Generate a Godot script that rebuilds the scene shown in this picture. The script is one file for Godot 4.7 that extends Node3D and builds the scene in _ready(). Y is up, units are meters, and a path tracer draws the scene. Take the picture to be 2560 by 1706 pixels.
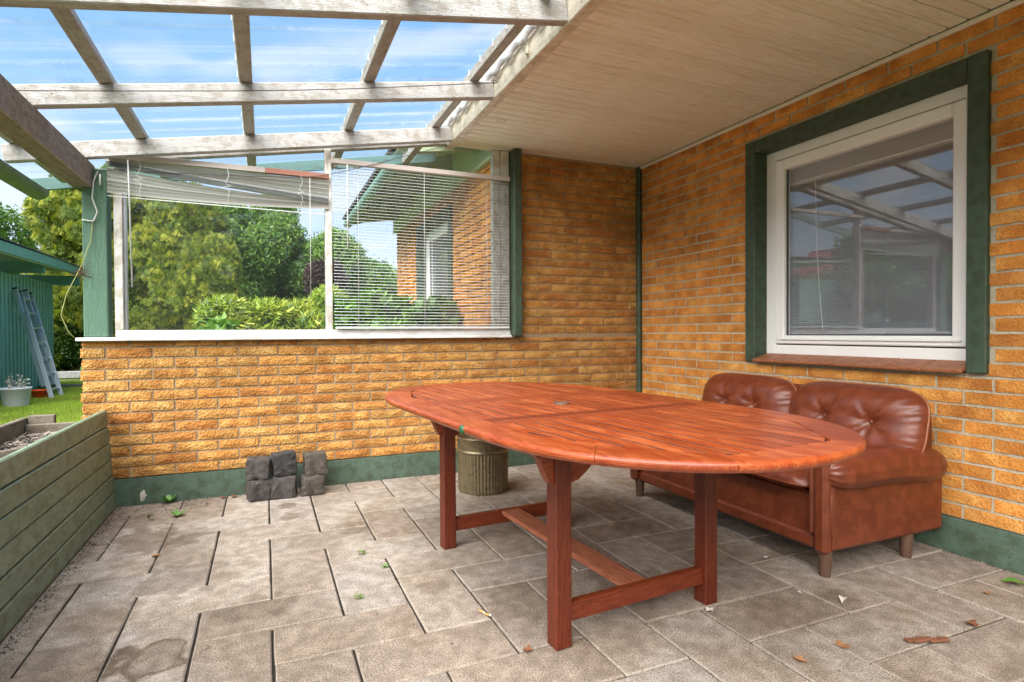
extends Node3D
# A roofed brick terrace with a slatted teak table and a leather sofa.
# Axes: x = 0 is the face of the house wall on the right, z = 0 the face of the terrace wall at the back, y = 0 the paving.

var M := {}
var T := {}
var counts := {}
var rng := RandomNumberGenerator.new()
const COURSE := 0.0667
const BRICK := 0.241
const PLINTH := 0.168
const CEIL := 2.452


# ---------------------------------------------------------------- naming
func numbered(called: String, parent: Node) -> String:
	var key := str(parent.get_instance_id()) + called
	var n: int = counts.get(key, 0)
	counts[key] = n + 1
	return called if n == 0 else "%s_%03d" % [called, n]


func tag(o: Node, label: String, category: String, group := "") -> void:
	o.set_meta("label", label)
	o.set_meta("category", category)
	if group:
		o.set_meta("group", group)


# a thing whose parts are modelled in the scene's own axes: the node sits at its base, parts() shifts them back
func thing(called: String, label: String, category: String, at: Vector3, group := "") -> Node3D:
	var o := Node3D.new()
	o.name = numbered(called, self)
	add_child(o)
	o.position = at
	tag(o, label, category, group)
	return o


func part(called: String, mesh: Mesh, mat: Material, parent: Node3D, xf = null) -> MeshInstance3D:
	var o := MeshInstance3D.new()
	o.name = numbered(called, parent)
	o.mesh = mesh
	o.material_override = mat
	parent.add_child(o, true)
	if xf != null:
		o.transform = xf
	elif parent != self and parent.get_parent() == self and not (parent is MeshInstance3D):
		o.position = -parent.position
	return o


# a mesh modelled in scene axes, given as a piece with its own local frame at the scene's origin
func single(called: String, mesh: Mesh, mat: Material, label: String, category: String, group := "") -> MeshInstance3D:
	var o := part(called, mesh, mat, self)
	tag(o, label, category, group)
	return o


func structure(called: String, mesh: Mesh, mat: Material, label := "") -> MeshInstance3D:
	var o := part(called, mesh, mat, self)
	o.set_meta("kind", "structure")
	if label:
		o.set_meta("label", label)
	return o


# ---------------------------------------------------------------- mesh helpers
func st0(smooth := false) -> SurfaceTool:
	var s := SurfaceTool.new()
	s.begin(Mesh.PRIMITIVE_TRIANGLES)
	s.set_smooth_group(0 if smooth else -1)
	return s


func fin(s: SurfaceTool) -> ArrayMesh:
	s.generate_normals()
	return s.commit()


func tri(s: SurfaceTool, a: Vector3, b: Vector3, c: Vector3) -> void:
	s.add_vertex(a)
	s.add_vertex(c)
	s.add_vertex(b)


func quad(s: SurfaceTool, a: Vector3, b: Vector3, c: Vector3, d: Vector3) -> void:
	tri(s, a, b, c)
	tri(s, a, c, d)


func tri_out(s: SurfaceTool, a: Vector3, b: Vector3, c: Vector3, o: Vector3) -> void:
	if (b - a).cross(c - a).dot((a + b + c) / 3.0 - o) < 0.0:
		tri(s, a, c, b)
	else:
		tri(s, a, b, c)


func quad_out(s: SurfaceTool, a: Vector3, b: Vector3, c: Vector3, d: Vector3, o: Vector3) -> void:
	tri_out(s, a, b, c, o)
	tri_out(s, a, c, d, o)


func cbox(s: SurfaceTool, lo: Vector3, hi: Vector3, c := 0.003, xf := Transform3D.IDENTITY) -> void:
	var h := (hi - lo) * 0.5
	var m := (hi + lo) * 0.5
	c = minf(c, minf(h.x, minf(h.y, h.z)) * 0.9)
	var o := xf * m
	var P := func(sg: Vector3, axis: int) -> Vector3:
		var q := Vector3(h.x - c, h.y - c, h.z - c)
		q[axis] = h[axis]
		return xf * (m + q * sg)
	for a in 3:
		var b := (a + 1) % 3
		var d := (a + 2) % 3
		for sa in [-1.0, 1.0]:
			var g := [Vector3.ONE, Vector3.ONE, Vector3.ONE, Vector3.ONE]
			for k in 4:
				var v := Vector3.ONE
				v[a] = sa
				v[b] = -1.0 if k == 0 or k == 3 else 1.0
				v[d] = -1.0 if k < 2 else 1.0
				g[k] = P.call(v, a)
			quad_out(s, g[0], g[1], g[2], g[3], o)
			for sb in [-1.0, 1.0]:
				var v0 := Vector3.ONE
				v0[a] = sa
				v0[b] = sb
				v0[d] = -1.0
				var v1 := v0
				v1[d] = 1.0
				quad_out(s, P.call(v0, a), P.call(v1, a), P.call(v1, b), P.call(v0, b), o)
	for sx in [-1.0, 1.0]:
		for sy in [-1.0, 1.0]:
			for sz in [-1.0, 1.0]:
				var v := Vector3(sx, sy, sz)
				tri_out(s, P.call(v, 0), P.call(v, 1), P.call(v, 2), o)


func box(lo: Vector3, hi: Vector3, c := 0.003) -> ArrayMesh:
	var s := st0()
	cbox(s, Vector3(minf(lo.x, hi.x), minf(lo.y, hi.y), minf(lo.z, hi.z)), Vector3(maxf(lo.x, hi.x), maxf(lo.y, hi.y), maxf(lo.z, hi.z)), c)
	return fin(s)


# a bar from a to b; w across, h up
func bar_on(s: SurfaceTool, a: Vector3, b: Vector3, w: float, h: float, c := 0.003, up := Vector3.UP) -> void:
	var x := (b - a).normalized()
	var z := x.cross(up).normalized()
	var y := z.cross(x)
	var xf := Transform3D(Basis(x, y, z), (a + b) * 0.5)
	var l := a.distance_to(b) * 0.5
	cbox(s, Vector3(-l, -h / 2, -w / 2), Vector3(l, h / 2, w / 2), c, xf)


func bar(a: Vector3, b: Vector3, w: float, h: float, c := 0.003, up := Vector3.UP) -> ArrayMesh:
	var s := st0()
	bar_on(s, a, b, w, h, c, up)
	return fin(s)


func tube_on(s: SurfaceTool, pts: Array, r: float, sides := 8, closed := false, r1 := -1.0) -> void:
	var n := pts.size()
	if r1 < 0:
		r1 = r
	var rings := []
	var prev := Vector3.ZERO
	for i in n:
		var p: Vector3 = pts[i]
		var q: Vector3 = pts[(i + 1) % n] if closed else pts[mini(i + 1, n - 1)]
		var o: Vector3 = pts[(i - 1 + n) % n] if closed else pts[maxi(i - 1, 0)]
		var t := (q - o).normalized()
		if prev == Vector3.ZERO:
			prev = t.cross(Vector3.UP if absf(t.y) < 0.9 else Vector3.RIGHT).normalized()
		var u := (prev - t * prev.dot(t)).normalized()
		prev = u
		var v := t.cross(u)
		var rad := lerpf(r, r1, float(i) / maxf(1, n - 1))
		var ring := []
		for k in sides:
			var a := TAU * k / sides
			ring.append(p + (u * cos(a) + v * sin(a)) * rad)
		rings.append(ring)
	for i in (n if closed else n - 1):
		var A: Array = rings[i]
		var B: Array = rings[(i + 1) % n]
		for k in sides:
			var k1 := (k + 1) % sides
			quad(s, A[k], A[k1], B[k1], B[k])
	if not closed:
		for k in range(1, sides - 1):
			tri(s, rings[0][0], rings[0][k + 1], rings[0][k])
			tri(s, rings[n - 1][0], rings[n - 1][k], rings[n - 1][k + 1])


func tube(pts: Array, r: float, sides := 8, closed := false, r1 := -1.0) -> ArrayMesh:
	var s := st0(true)
	tube_on(s, pts, r, sides, closed, r1)
	return fin(s)


func curve_pts(ctrl: Array, n := 24) -> Array:
	var c := Curve3D.new()
	for i in ctrl.size():
		var t: Vector3 = (ctrl[mini(i + 1, ctrl.size() - 1)] - ctrl[maxi(i - 1, 0)]) / 6.0
		c.add_point(ctrl[i], -t, t)
	var out := []
	for i in n + 1:
		out.append(c.sample_baked(c.get_baked_length() * i / n))
	return out


# profile of (radius, height) pairs turned round the upright through o
func lathe_on(s: SurfaceTool, prof: Array, n: int, o: Vector3, wob := 0.0) -> void:
	for i in prof.size() - 1:
		var p: Vector2 = prof[i]
		var q: Vector2 = prof[i + 1]
		for k in n:
			var a0 := TAU * k / n
			var a1 := TAU * (k + 1) / n
			var f0 := 1.0 + wob * (1.0 if k % 2 == 0 else -1.0)
			var f1 := 1.0 + wob * (1.0 if (k + 1) % 2 == 0 else -1.0)
			var A := o + Vector3(cos(a0) * p.x * f0, p.y, -sin(a0) * p.x * f0)
			var B := o + Vector3(cos(a1) * p.x * f1, p.y, -sin(a1) * p.x * f1)
			var Cc := o + Vector3(cos(a1) * q.x * f1, q.y, -sin(a1) * q.x * f1)
			var Dd := o + Vector3(cos(a0) * q.x * f0, q.y, -sin(a0) * q.x * f0)
			if p.x > 1e-5:
				tri(s, A, B, Cc)
			if q.x > 1e-5:
				tri(s, A, Cc, Dd)


func lathe(prof: Array, n: int, o: Vector3, smooth := true, wob := 0.0) -> ArrayMesh:
	var s := st0(smooth)
	lathe_on(s, prof, n, o, wob)
	return fin(s)


func grid_on(s: SurfaceTool, nu: int, nv: int, f: Callable, flip := false) -> void:
	var P := []
	for j in nv + 1:
		var row := []
		for i in nu + 1:
			row.append(f.call(float(i) / nu, float(j) / nv))
		P.append(row)
	for j in nv:
		for i in nu:
			if flip:
				quad(s, P[j][i], P[j + 1][i], P[j + 1][i + 1], P[j][i + 1])
			else:
				quad(s, P[j][i], P[j][i + 1], P[j + 1][i + 1], P[j + 1][i])


# a convex outline (x, z) made solid between y0 and y1, its upper edge chamfered by bev
func prism_on(s: SurfaceTool, poly: Array, y0: float, y1: float, bev := 0.0, xf := Transform3D.IDENTITY) -> void:
	var n := poly.size()
	var mid := Vector2.ZERO
	for p in poly:
		mid += p / float(n)
	var ins := []
	for i in n:
		var a: Vector2 = poly[(i - 1 + n) % n]
		var b: Vector2 = poly[i]
		var c: Vector2 = poly[(i + 1) % n]
		var n0 := (b - a).orthogonal().normalized()
		var n1 := (c - b).orthogonal().normalized()
		if n0.dot(mid - b) < 0:
			n0 = -n0
		if n1.dot(mid - b) < 0:
			n1 = -n1
		var bis := (n0 + n1).normalized()
		ins.append(b + bis * bev / maxf(0.4, bis.dot(n0)))
	var at := func(p: Vector2, y: float) -> Vector3: return xf * Vector3(p.x, y, p.y)
	var o: Vector3 = at.call(mid, (y0 + y1) / 2)
	for i in n:
		var j := (i + 1) % n
		quad_out(s, at.call(poly[i], y0), at.call(poly[j], y0), at.call(poly[j], y1 - bev), at.call(poly[i], y1 - bev), o)
		if bev > 0.0:
			quad_out(s, at.call(poly[i], y1 - bev), at.call(poly[j], y1 - bev), at.call(ins[j], y1), at.call(ins[i], y1), o)
		tri_out(s, at.call(ins[i], y1), at.call(ins[j], y1), at.call(mid, y1), o)
		tri_out(s, at.call(poly[i], y0), at.call(poly[j], y0), at.call(mid, y0), o)


# ---------------------------------------------------------------- textures
func noise_bytes(w: int, h: int, seed_: int, freq: float, oct := 4, kind := FastNoiseLite.TYPE_SIMPLEX_SMOOTH, stretch := Vector2i.ONE) -> PackedByteArray:
	var n := FastNoiseLite.new()
	n.seed = seed_
	n.noise_type = kind
	n.frequency = freq
	n.fractal_type = FastNoiseLite.FRACTAL_FBM if oct > 1 else FastNoiseLite.FRACTAL_NONE
	n.fractal_octaves = oct
	var im := n.get_seamless_image(w / stretch.x, h / stretch.y)
	im.convert(Image.FORMAT_L8)
	if stretch != Vector2i.ONE:
		im.resize(w, h, Image.INTERPOLATE_CUBIC)
	return im.get_data()


func grey_tex(bytes: PackedByteArray, w: int, h: int) -> ImageTexture:
	return ImageTexture.create_from_image(Image.create_from_data(w, h, false, Image.FORMAT_L8, bytes))


# colour(a, b, c) from up to three noises, each 0..1
func color_tex(w: int, h: int, layers: Array, f: Callable) -> ImageTexture:
	var out := PackedByteArray()
	out.resize(w * h * 3)
	var A: PackedByteArray = layers[0]
	var B: PackedByteArray = layers[1]
	var C: PackedByteArray = layers[2]
	for i in w * h:
		var c: Color = f.call(A[i] / 255.0, B[i] / 255.0, C[i] / 255.0)
		out[i * 3] = clampi(int(c.r * 255.0), 0, 255)
		out[i * 3 + 1] = clampi(int(c.g * 255.0), 0, 255)
		out[i * 3 + 2] = clampi(int(c.b * 255.0), 0, 255)
	return ImageTexture.create_from_image(Image.create_from_data(w, h, false, Image.FORMAT_RGB8, out))


func step01(a: float, b: float, x: float) -> float:
	return smoothstep(a, b, x)


func lin(r: float, g: float, b: float) -> Color:
	return Color(r, g, b).linear_to_srgb()


func mat(called: String, col: Color, rough := 0.7, tex: Texture2D = null, scale := Vector3.ONE, bump: Texture2D = null, depth := 0.0, world := true) -> StandardMaterial3D:
	var m := StandardMaterial3D.new()
	m.resource_name = called
	m.albedo_color = col
	m.roughness = rough
	m.uv1_triplanar = true
	m.uv1_world_triplanar = world
	m.uv1_triplanar_sharpness = 4.0
	m.uv1_scale = scale
	if tex:
		m.albedo_texture = tex
	if bump:
		m.heightmap_enabled = true
		m.heightmap_texture = bump
		m.heightmap_scale = depth
	return m


func over(m: StandardMaterial3D, tex: Texture2D, scale: Vector3, world := true) -> StandardMaterial3D:
	m.detail_enabled = true
	m.detail_blend_mode = BaseMaterial3D.BLEND_MODE_MUL
	m.detail_albedo = tex
	m.detail_uv_layer = BaseMaterial3D.DETAIL_UV_2
	m.uv2_triplanar = true
	m.uv2_world_triplanar = world
	m.uv2_scale = scale
	return m


func tint(m: StandardMaterial3D, f: Color) -> StandardMaterial3D:
	var d: StandardMaterial3D = m.duplicate()
	d.albedo_color = f
	return d


func make_textures() -> void:
	var n := 512
	# split-faced ochre brick: mottled body, pale grit, dark pits
	var a := noise_bytes(n, n, 11, 0.012, 4)
	var b := noise_bytes(n, n, 12, 0.09, 3)
	var c := noise_bytes(n, n, 13, 0.32, 2)
	T.brick = color_tex(n, n, [a, b, c], func(x, y, z):
		var k := Color(0.81, 0.605, 0.345).lerp(Color(0.93, 0.775, 0.52), step01(0.3, 0.7, x * 0.55 + y * 0.45))
		k = k.lerp(Color(0.74, 0.46, 0.21), step01(0.56, 0.72, y) * 0.55)
		k = k.lerp(Color(0.97, 0.88, 0.66), step01(0.70, 0.80, z) * 0.75)
		return k.lerp(Color(0.35, 0.22, 0.12), step01(0.73, 0.82, 1.0 - z) * 0.75))
	var hb := PackedByteArray()
	hb.resize(n * n)
	for i in n * n:
		hb[i] = clampi(int(b[i] * 0.6 + c[i] * 0.4), 0, 255)
	T.brick_h = grey_tex(hb, n, n)
	# mortar
	T.mortar = color_tex(n, n, [a, b, c], func(x, y, z):
		var k := Color(0.80, 0.77, 0.70).lerp(Color(0.95, 0.93, 0.88), y)
		k = k.lerp(Color(0.25, 0.2, 0.15), step01(0.66, 0.76, 1.0 - z) * 0.7)
		return k.lerp(Color(0.7, 0.6, 0.48), step01(0.5, 0.8, x) * 0.35))
	# concrete paving: fine aggregate
	var p := noise_bytes(n, n, 21, 0.02, 4)
	var q := noise_bytes(n, n, 22, 0.20, 2)
	var r := noise_bytes(n, n, 23, 0.42, 2)
	T.paver = color_tex(n, n, [p, q, r], func(x, y, z):
		var k := Color(0.70, 0.665, 0.62).lerp(Color(0.95, 0.925, 0.89), step01(0.3, 0.7, x * 0.4 + y * 0.6))
		k = k.lerp(Color(1.0, 0.98, 0.95), step01(0.66, 0.76, z) * 0.6)
		k = k.lerp(Color(0.36, 0.32, 0.28), step01(0.62, 0.74, 1.0 - z) * 0.75)
		return k.lerp(Color(0.50, 0.42, 0.35), step01(0.70, 0.78, y) * 0.5))
	var hp := PackedByteArray()
	hp.resize(n * n)
	for i in n * n:
		hp[i] = clampi(int(q[i] * 0.45 + r[i] * 0.55), 0, 255)
	T.paver_h = grey_tex(hp, n, n)
	# general fine grain
	T.fine_h = grey_tex(r, n, n)
	T.mid_h = grey_tex(q, n, n)
	# wood and paint: even noise, drawn out along the grain by each material's scale
	var g := noise_bytes(n, n, 31, 0.03, 4)
	var g2 := noise_bytes(n, n, 32, 0.10, 3)
	var g3 := noise_bytes(n, n, 33, 0.012, 3)
	T.wood = color_tex(n, n, [g, g2, g3], func(x, y, z):
		var k := Color(1.0, 0.86, 0.74).lerp(Color(0.82, 0.62, 0.50), step01(0.3, 0.75, x * 0.7 + z * 0.3))
		return k.lerp(Color(0.55, 0.36, 0.27), step01(0.60, 0.8, y) * 0.5))
	T.wood_h = grey_tex(g2, n, n)
	# where the oil has worn off and where it has stayed
	T.wear = color_tex(n, n, [p, b, a], func(x, y, z):
		var k := Color(1, 1, 1).lerp(Color(0.90, 0.78, 0.70), step01(0.3, 0.7, x))
		return k.lerp(Color(0.84, 0.70, 0.62), step01(0.55, 0.8, z) * 0.6))
	# painted wood: grain showing faintly, knocks and specks of algae
	var sp := noise_bytes(n, n, 41, 0.10, 2, FastNoiseLite.TYPE_CELLULAR)
	var sp2 := noise_bytes(n, n, 42, 0.11, 3)
	T.paint = color_tex(n, n, [g, sp2, g3], func(x, y, z):
		var k := Color(1, 1, 1).lerp(Color(0.90, 0.885, 0.86), x)
		return k.lerp(Color(0.80, 0.77, 0.72), step01(0.55, 0.8, z) * 0.5))
	T.grime = color_tex(n, n, [p, a, sp2], func(x, y, z):
		var k := Color(1, 1, 1).lerp(Color(0.90, 0.88, 0.85), step01(0.45, 0.75, x))
		return k.lerp(Color(0.80, 0.76, 0.70), step01(0.62, 0.85, y) * 0.6))
	T.specks = color_tex(n, n, [p, a, sp2], func(x, y, z):
		var k := Color(1, 1, 1).lerp(Color(0.92, 0.90, 0.87), step01(0.5, 0.75, x))
		k = k.lerp(Color(0.84, 0.80, 0.74), step01(0.62, 0.85, y) * 0.6)
		return k.lerp(Color(0.34, 0.31, 0.28), step01(0.76, 0.83, z) * 0.75))
	# soffit boards: thin white-beige wash on pine
	var kn := noise_bytes(n, n, 44, 0.03, 2, FastNoiseLite.TYPE_CELLULAR)
	T.soffit = color_tex(n, n, [g, g3, sp2], func(x, y, z):
		var k := Color(0.99, 0.98, 0.96).lerp(Color(0.95, 0.92, 0.87), step01(0.35, 0.8, x))
		k = k.lerp(Color(0.90, 0.84, 0.76), step01(0.5, 0.8, y) * 0.6)
		return k)
	# leather
	var l1 := noise_bytes(n, n, 51, 0.012, 4)
	var l2 := noise_bytes(n, n, 52, 0.16, 2, FastNoiseLite.TYPE_CELLULAR)
	var l3 := noise_bytes(n, n, 53, 0.05, 3)
	T.leather = color_tex(n, n, [l1, l3, l2], func(x, y, z):
		var k := Color(0.86, 0.82, 0.80).lerp(Color(1.0, 0.99, 0.97), step01(0.3, 0.72, x * 0.7 + y * 0.3))
		return k)
	T.leather_h = grey_tex(l2, n, n)
	# granite setts
	T.stone = color_tex(n, n, [a, q, r], func(x, y, z):
		var k := Color(0.50, 0.48, 0.47).lerp(Color(0.92, 0.90, 0.88), step01(0.3, 0.75, y * 0.7 + x * 0.3))
		return k.lerp(Color(0.18, 0.17, 0.18), step01(0.6, 0.75, 1.0 - z) * 0.7))
	T.rust = color_tex(n, n, [sp2, b, c], func(x, y, z):
		return Color(0.62, 0.56, 0.54).lerp(Color(0.66, 0.27, 0.10), step01(0.5, 0.58, x)))
	# stains on the paving, one picture for the whole terrace (6 m square): where the photograph has them
	var w := 768
	var s1 := noise_bytes(w, w, 61, 0.012, 4)
	var s2 := noise_bytes(w, w, 62, 0.05, 4)
	var s3 := noise_bytes(w, w, 63, 0.004, 3)
	var spots := [[-3.30, 1.99, 0.14, 0.85, 1], [-2.86, 0.42, 0.07, 0.5, 0], [-2.86, 0.62, 0.06, 0.35, 0], [-2.55, 0.95, 0.12, 0.35, 0], [-2.35, 1.85, 0.10, 0.3, 0], [-3.5, 0.75, 0.22, 0.35, 0], [-3.3, 1.35, 0.2, 0.3, 0], [-3.6, 2.0, 0.2, 0.3, 0], [-2.0, 2.1, 0.2, 0.2, 0], [-1.2, 1.55, 0.12, 0.3, 0], [-0.9, 2.6, 0.1, 0.25, 0], [-3.05, 1.78, 0.16, 0.3, 0]]
	var by := PackedByteArray()
	by.resize(w * w * 3)
	var k0 := Color(1, 1, 1)
	for j in w:
		for i in w:
			var at := j * w + i
			var x := -6.0 + 6.0 * (i + 0.5) / w
			var z := 6.0 * (j + 0.5) / w
			var u := s1[at] / 255.0
			var v := s2[at] / 255.0
			var k := k0.lerp(Color(0.80, 0.75, 0.68), step01(0.45, 0.75, u) * 0.45)
			k = k.lerp(Color(0.86, 0.83, 0.80), step01(0.5, 0.7, s3[at] / 255.0) * 0.6)
			for e in spots:
				var d := Vector2(x - e[0], (z - e[1])).length() / float(e[2]) + (v - 0.5) * 1.3 + (u - 0.5) * 0.8
				var f := 1.0 - step01(0.75, 1.0, d)
				if e[4] == 1:
					f *= 0.35 + 0.65 * step01(0.5, 0.8, d)
				if f > 0.0:
					k = k.lerp(Color(0.52, 0.45, 0.38), f * float(e[3]))
			by[at * 3] = int(k.r * 255)
			by[at * 3 + 1] = int(k.g * 255)
			by[at * 3 + 2] = int(k.b * 255)
	T.stain = ImageTexture.create_from_image(Image.create_from_data(w, w, false, Image.FORMAT_RGB8, by))


func make_materials() -> void:
	var S := func(per: float) -> Vector3: return Vector3.ONE / per
	# five firings of the same brick
	M.bricks = []
	for t in [Color(0.94, 0.885, 0.77), Color(0.90, 0.83, 0.71), Color(0.95, 0.86, 0.73), Color(0.875, 0.80, 0.69), Color(0.93, 0.89, 0.81), Color(0.88, 0.76, 0.63)]:
		var m := mat("brick", t, 0.92, T.brick, S.call(0.85), T.brick_h, 1.5)
		M.bricks.append(over(m, T.grime, Vector3.ONE / 2.3))
	M.bricks_smooth = []
	for t in [Color(1.0, 0.87, 0.67), Color(0.95, 0.81, 0.60), Color(1.0, 0.84, 0.62), Color(0.92, 0.78, 0.60), Color(0.98, 0.88, 0.71)]:
		var m := mat("house brick", t, 0.9, T.brick, S.call(0.95), T.brick_h, 0.7)
		M.bricks_smooth.append(over(m, T.grime, Vector3.ONE / 2.9))
	M.mortar = mat("sand mortar", Color(0.88, 0.79, 0.69), 0.95, T.mortar, S.call(0.3), T.mid_h, 0.5)
	M.mortar_pale = mat("pale mortar", Color(0.99, 0.97, 0.92), 0.95, T.mortar, S.call(0.3), T.mid_h, 0.5)
	M.pavers = []
	for t in [Color(0.745, 0.72, 0.70), Color(0.70, 0.67, 0.645), Color(0.78, 0.755, 0.735), Color(0.72, 0.685, 0.655), Color(0.745, 0.725, 0.715)]:
		var m := mat("concrete paving", t, 0.93, T.paver, S.call(0.95), T.paver_h, 0.55)
		M.pavers.append(over(m, T.stain, Vector3.ONE / 6.0))
	M.soil = mat("joint soil", lin(0.055, 0.042, 0.03), 1.0, T.mortar, S.call(0.2), T.mid_h, 1.0)
	M.plinth = over(mat("green plinth paint", lin(0.085, 0.135, 0.098), 0.75, T.paint, S.call(1.4), T.fine_h, 0.12), T.specks, Vector3.ONE / 0.8)
	M.dark_green = over(mat("dark green paint", lin(0.055, 0.092, 0.060), 0.6, T.grime, S.call(0.8), T.fine_h, 0.08), T.paint, Vector3(1, 0.3, 1))
	M.post_green = mat("green paint on wood", lin(0.125, 0.25, 0.18), 0.6, T.paint, Vector3(7, 0.6, 7), T.wood_h, 0.25)
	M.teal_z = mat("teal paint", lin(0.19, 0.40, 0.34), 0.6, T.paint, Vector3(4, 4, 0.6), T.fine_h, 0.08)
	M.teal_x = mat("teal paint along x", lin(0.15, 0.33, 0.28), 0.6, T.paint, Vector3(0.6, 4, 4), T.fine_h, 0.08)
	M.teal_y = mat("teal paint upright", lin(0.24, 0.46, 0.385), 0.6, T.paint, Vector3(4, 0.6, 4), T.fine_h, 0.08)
	M.sage = []
	for t in [lin(0.235, 0.32, 0.215), lin(0.22, 0.30, 0.205), lin(0.245, 0.33, 0.225)]:
		M.sage.append(over(mat("sage paint", t, 0.55, T.paint, Vector3(3, 3, 0.7), T.fine_h, 0.06), T.specks, Vector3(1.6, 1.6, 0.9)))
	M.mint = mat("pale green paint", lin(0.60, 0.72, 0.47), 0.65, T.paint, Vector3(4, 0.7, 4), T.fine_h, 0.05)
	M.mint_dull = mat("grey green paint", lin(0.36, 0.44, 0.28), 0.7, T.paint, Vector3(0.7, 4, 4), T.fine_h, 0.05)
	M.beam_x = over(mat("weathered white beam", lin(0.47, 0.465, 0.465), 0.75, T.paint, Vector3(0.5, 6, 6), T.wood_h, 0.2), T.specks, Vector3.ONE / 0.9)
	M.beam_z = over(mat("weathered white purlin", lin(0.42, 0.41, 0.385), 0.75, T.paint, Vector3(6, 6, 0.5), T.wood_h, 0.2), T.specks, Vector3.ONE / 0.8)
	M.plate = over(mat("bare weathered plate", lin(0.45, 0.38, 0.32), 0.85, T.paint, Vector3(7, 7, 0.6), T.wood_h, 0.9), T.specks, Vector3.ONE / 0.6)
	M.fascia = over(mat("cream fascia", lin(0.74, 0.69, 0.58), 0.6, T.paint, Vector3(5, 5, 0.5), T.wood_h, 0.12), T.specks, Vector3.ONE / 1.3)
	M.soffits = []
	for t in [lin(0.85, 0.865, 0.78), lin(0.815, 0.825, 0.735), lin(0.865, 0.875, 0.80)]:
		M.soffits.append(mat("washed pine soffit", t, 0.5, T.soffit, Vector3(0.4, 7, 7), T.wood_h, 0.06))
	M.trim = mat("white trim", lin(0.72, 0.68, 0.58), 0.5)
	M.white = mat("white gloss paint", lin(0.87, 0.87, 0.85), 0.32)
	M.white_old = over(mat("old white paint", lin(0.78, 0.77, 0.75), 0.55, T.paint, Vector3(3, 0.8, 3), T.fine_h, 0.06), T.grime, Vector3.ONE * 0.9)
	M.sill_white = mat("white sill board", lin(0.78, 0.78, 0.79), 0.4, T.paint, Vector3(0.6, 2, 2))
	M.gasket = mat("dark gap", lin(0.03, 0.03, 0.03), 0.8)
	M.tile = mat("terracotta sill tile", lin(0.34, 0.125, 0.055), 0.5, T.grime, S.call(0.7), T.fine_h, 0.05)
	M.wood = []
	for t in [Color(0.675, 0.405, 0.26), Color(0.60, 0.345, 0.215), Color(0.71, 0.445, 0.295), Color(0.635, 0.375, 0.235)]:
		var m := mat("oiled hardwood", t, 0.34, T.wood, Vector3(7, 7, 0.7), T.wood_h, 0.02, false)
		m.uv1_triplanar_sharpness = 8.0
		M.wood.append(over(m, T.wear, Vector3(1.5, 1.0, 0.45), false))
	M.leather = mat("brown leather", lin(0.19, 0.044, 0.018), 0.36, T.leather, S.call(0.55), T.leather_h, 0.035)
	M.leg_wood = mat("turned leg", lin(0.13, 0.07, 0.045), 0.6, T.paint, Vector3(6, 1, 6))
	M.bin = mat("brass coloured sheet metal", lin(0.27, 0.225, 0.14), 0.38, T.grime, S.call(0.4), T.fine_h, 0.02)
	M.bin.metallic = 0.75
	M.stones = []
	for t in [lin(0.24, 0.215, 0.21), lin(0.145, 0.145, 0.15), lin(0.29, 0.255, 0.215)]:
		M.stones.append(mat("granite sett", t, 0.85, T.stone, S.call(0.45), T.brick_h, 2.0, false))
	M.alu = mat("aluminium", lin(0.55, 0.57, 0.60), 0.38)
	M.alu.metallic = 0.7
	M.alu_slat = mat("blind slat", lin(0.60, 0.61, 0.60), 0.45)
	M.slat_white = mat("white blind slat", lin(0.66, 0.665, 0.67), 0.4)
	M.headrail = mat("taupe headrail", lin(0.48, 0.42, 0.38), 0.45)
	M.rust = mat("rusting headrail", Color(1, 0.95, 0.92), 0.85, T.rust, Vector3.ONE * 11.0)
	M.cord = mat("white cord", lin(0.70, 0.69, 0.66), 0.6)
	M.wire = mat("steel wire", lin(0.05, 0.045, 0.045), 0.5)
	M.gutter = mat("green gutter", lin(0.13, 0.19, 0.11), 0.5, T.grime, S.call(0.9))
	M.pot = mat("grey plastic pot", lin(0.60, 0.58, 0.58), 0.5)
	M.red = mat("red plastic", lin(0.80, 0.075, 0.015), 0.35)
	M.dry = mat("dry plant", lin(0.40, 0.35, 0.26), 0.9)
	M.dead = mat("dead leaf", lin(0.17, 0.065, 0.03), 0.85)
	M.dead2 = mat("pale dead leaf", lin(0.30, 0.14, 0.06), 0.85)
	M.bark = mat("bark", lin(0.09, 0.06, 0.042), 0.95, T.paint, Vector3(6, 1, 6), T.wood_h, 1.0)
	M.paper = mat("pale scrap", lin(0.62, 0.58, 0.5), 0.7)
	M.butt = mat("cork filter", lin(0.52, 0.27, 0.09), 0.8)
	M.old_wood = over(mat("grey bare timber", lin(0.24, 0.205, 0.165), 0.9, T.paint, Vector3(5, 5, 0.7), T.wood_h, 0.4), T.grime, Vector3.ONE * 1.2)
	M.low_wall = mat("pale concrete edging", lin(0.52, 0.51, 0.52), 0.85, T.grime, S.call(0.7))
	M.kerb = mat("grey stone edging", lin(0.20, 0.20, 0.20), 0.9, T.stone, S.call(0.3))
	M.roof = mat("dark roofing", lin(0.06, 0.062, 0.065), 0.9, T.grime, S.call(0.6), T.mid_h, 0.3)
	M.red_roof = mat("red roof tiles", lin(0.36, 0.065, 0.045), 0.7, T.grime, S.call(1.1))
	M.render_wall = mat("rendered wall", lin(0.55, 0.52, 0.46), 0.9, T.grime, S.call(1.7))
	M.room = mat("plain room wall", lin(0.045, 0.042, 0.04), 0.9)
	M.lawn = mat("lawn soil", lin(0.12, 0.19, 0.03), 1.0, T.grime, S.call(0.8), T.mid_h, 1.5)
	M.glass = StandardMaterial3D.new()
	M.glass.resource_name = "window glass"
	M.glass.transparency = BaseMaterial3D.TRANSPARENCY_ALPHA
	M.glass.albedo_color = Color(0.75, 0.8, 0.78, 0.01)
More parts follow.
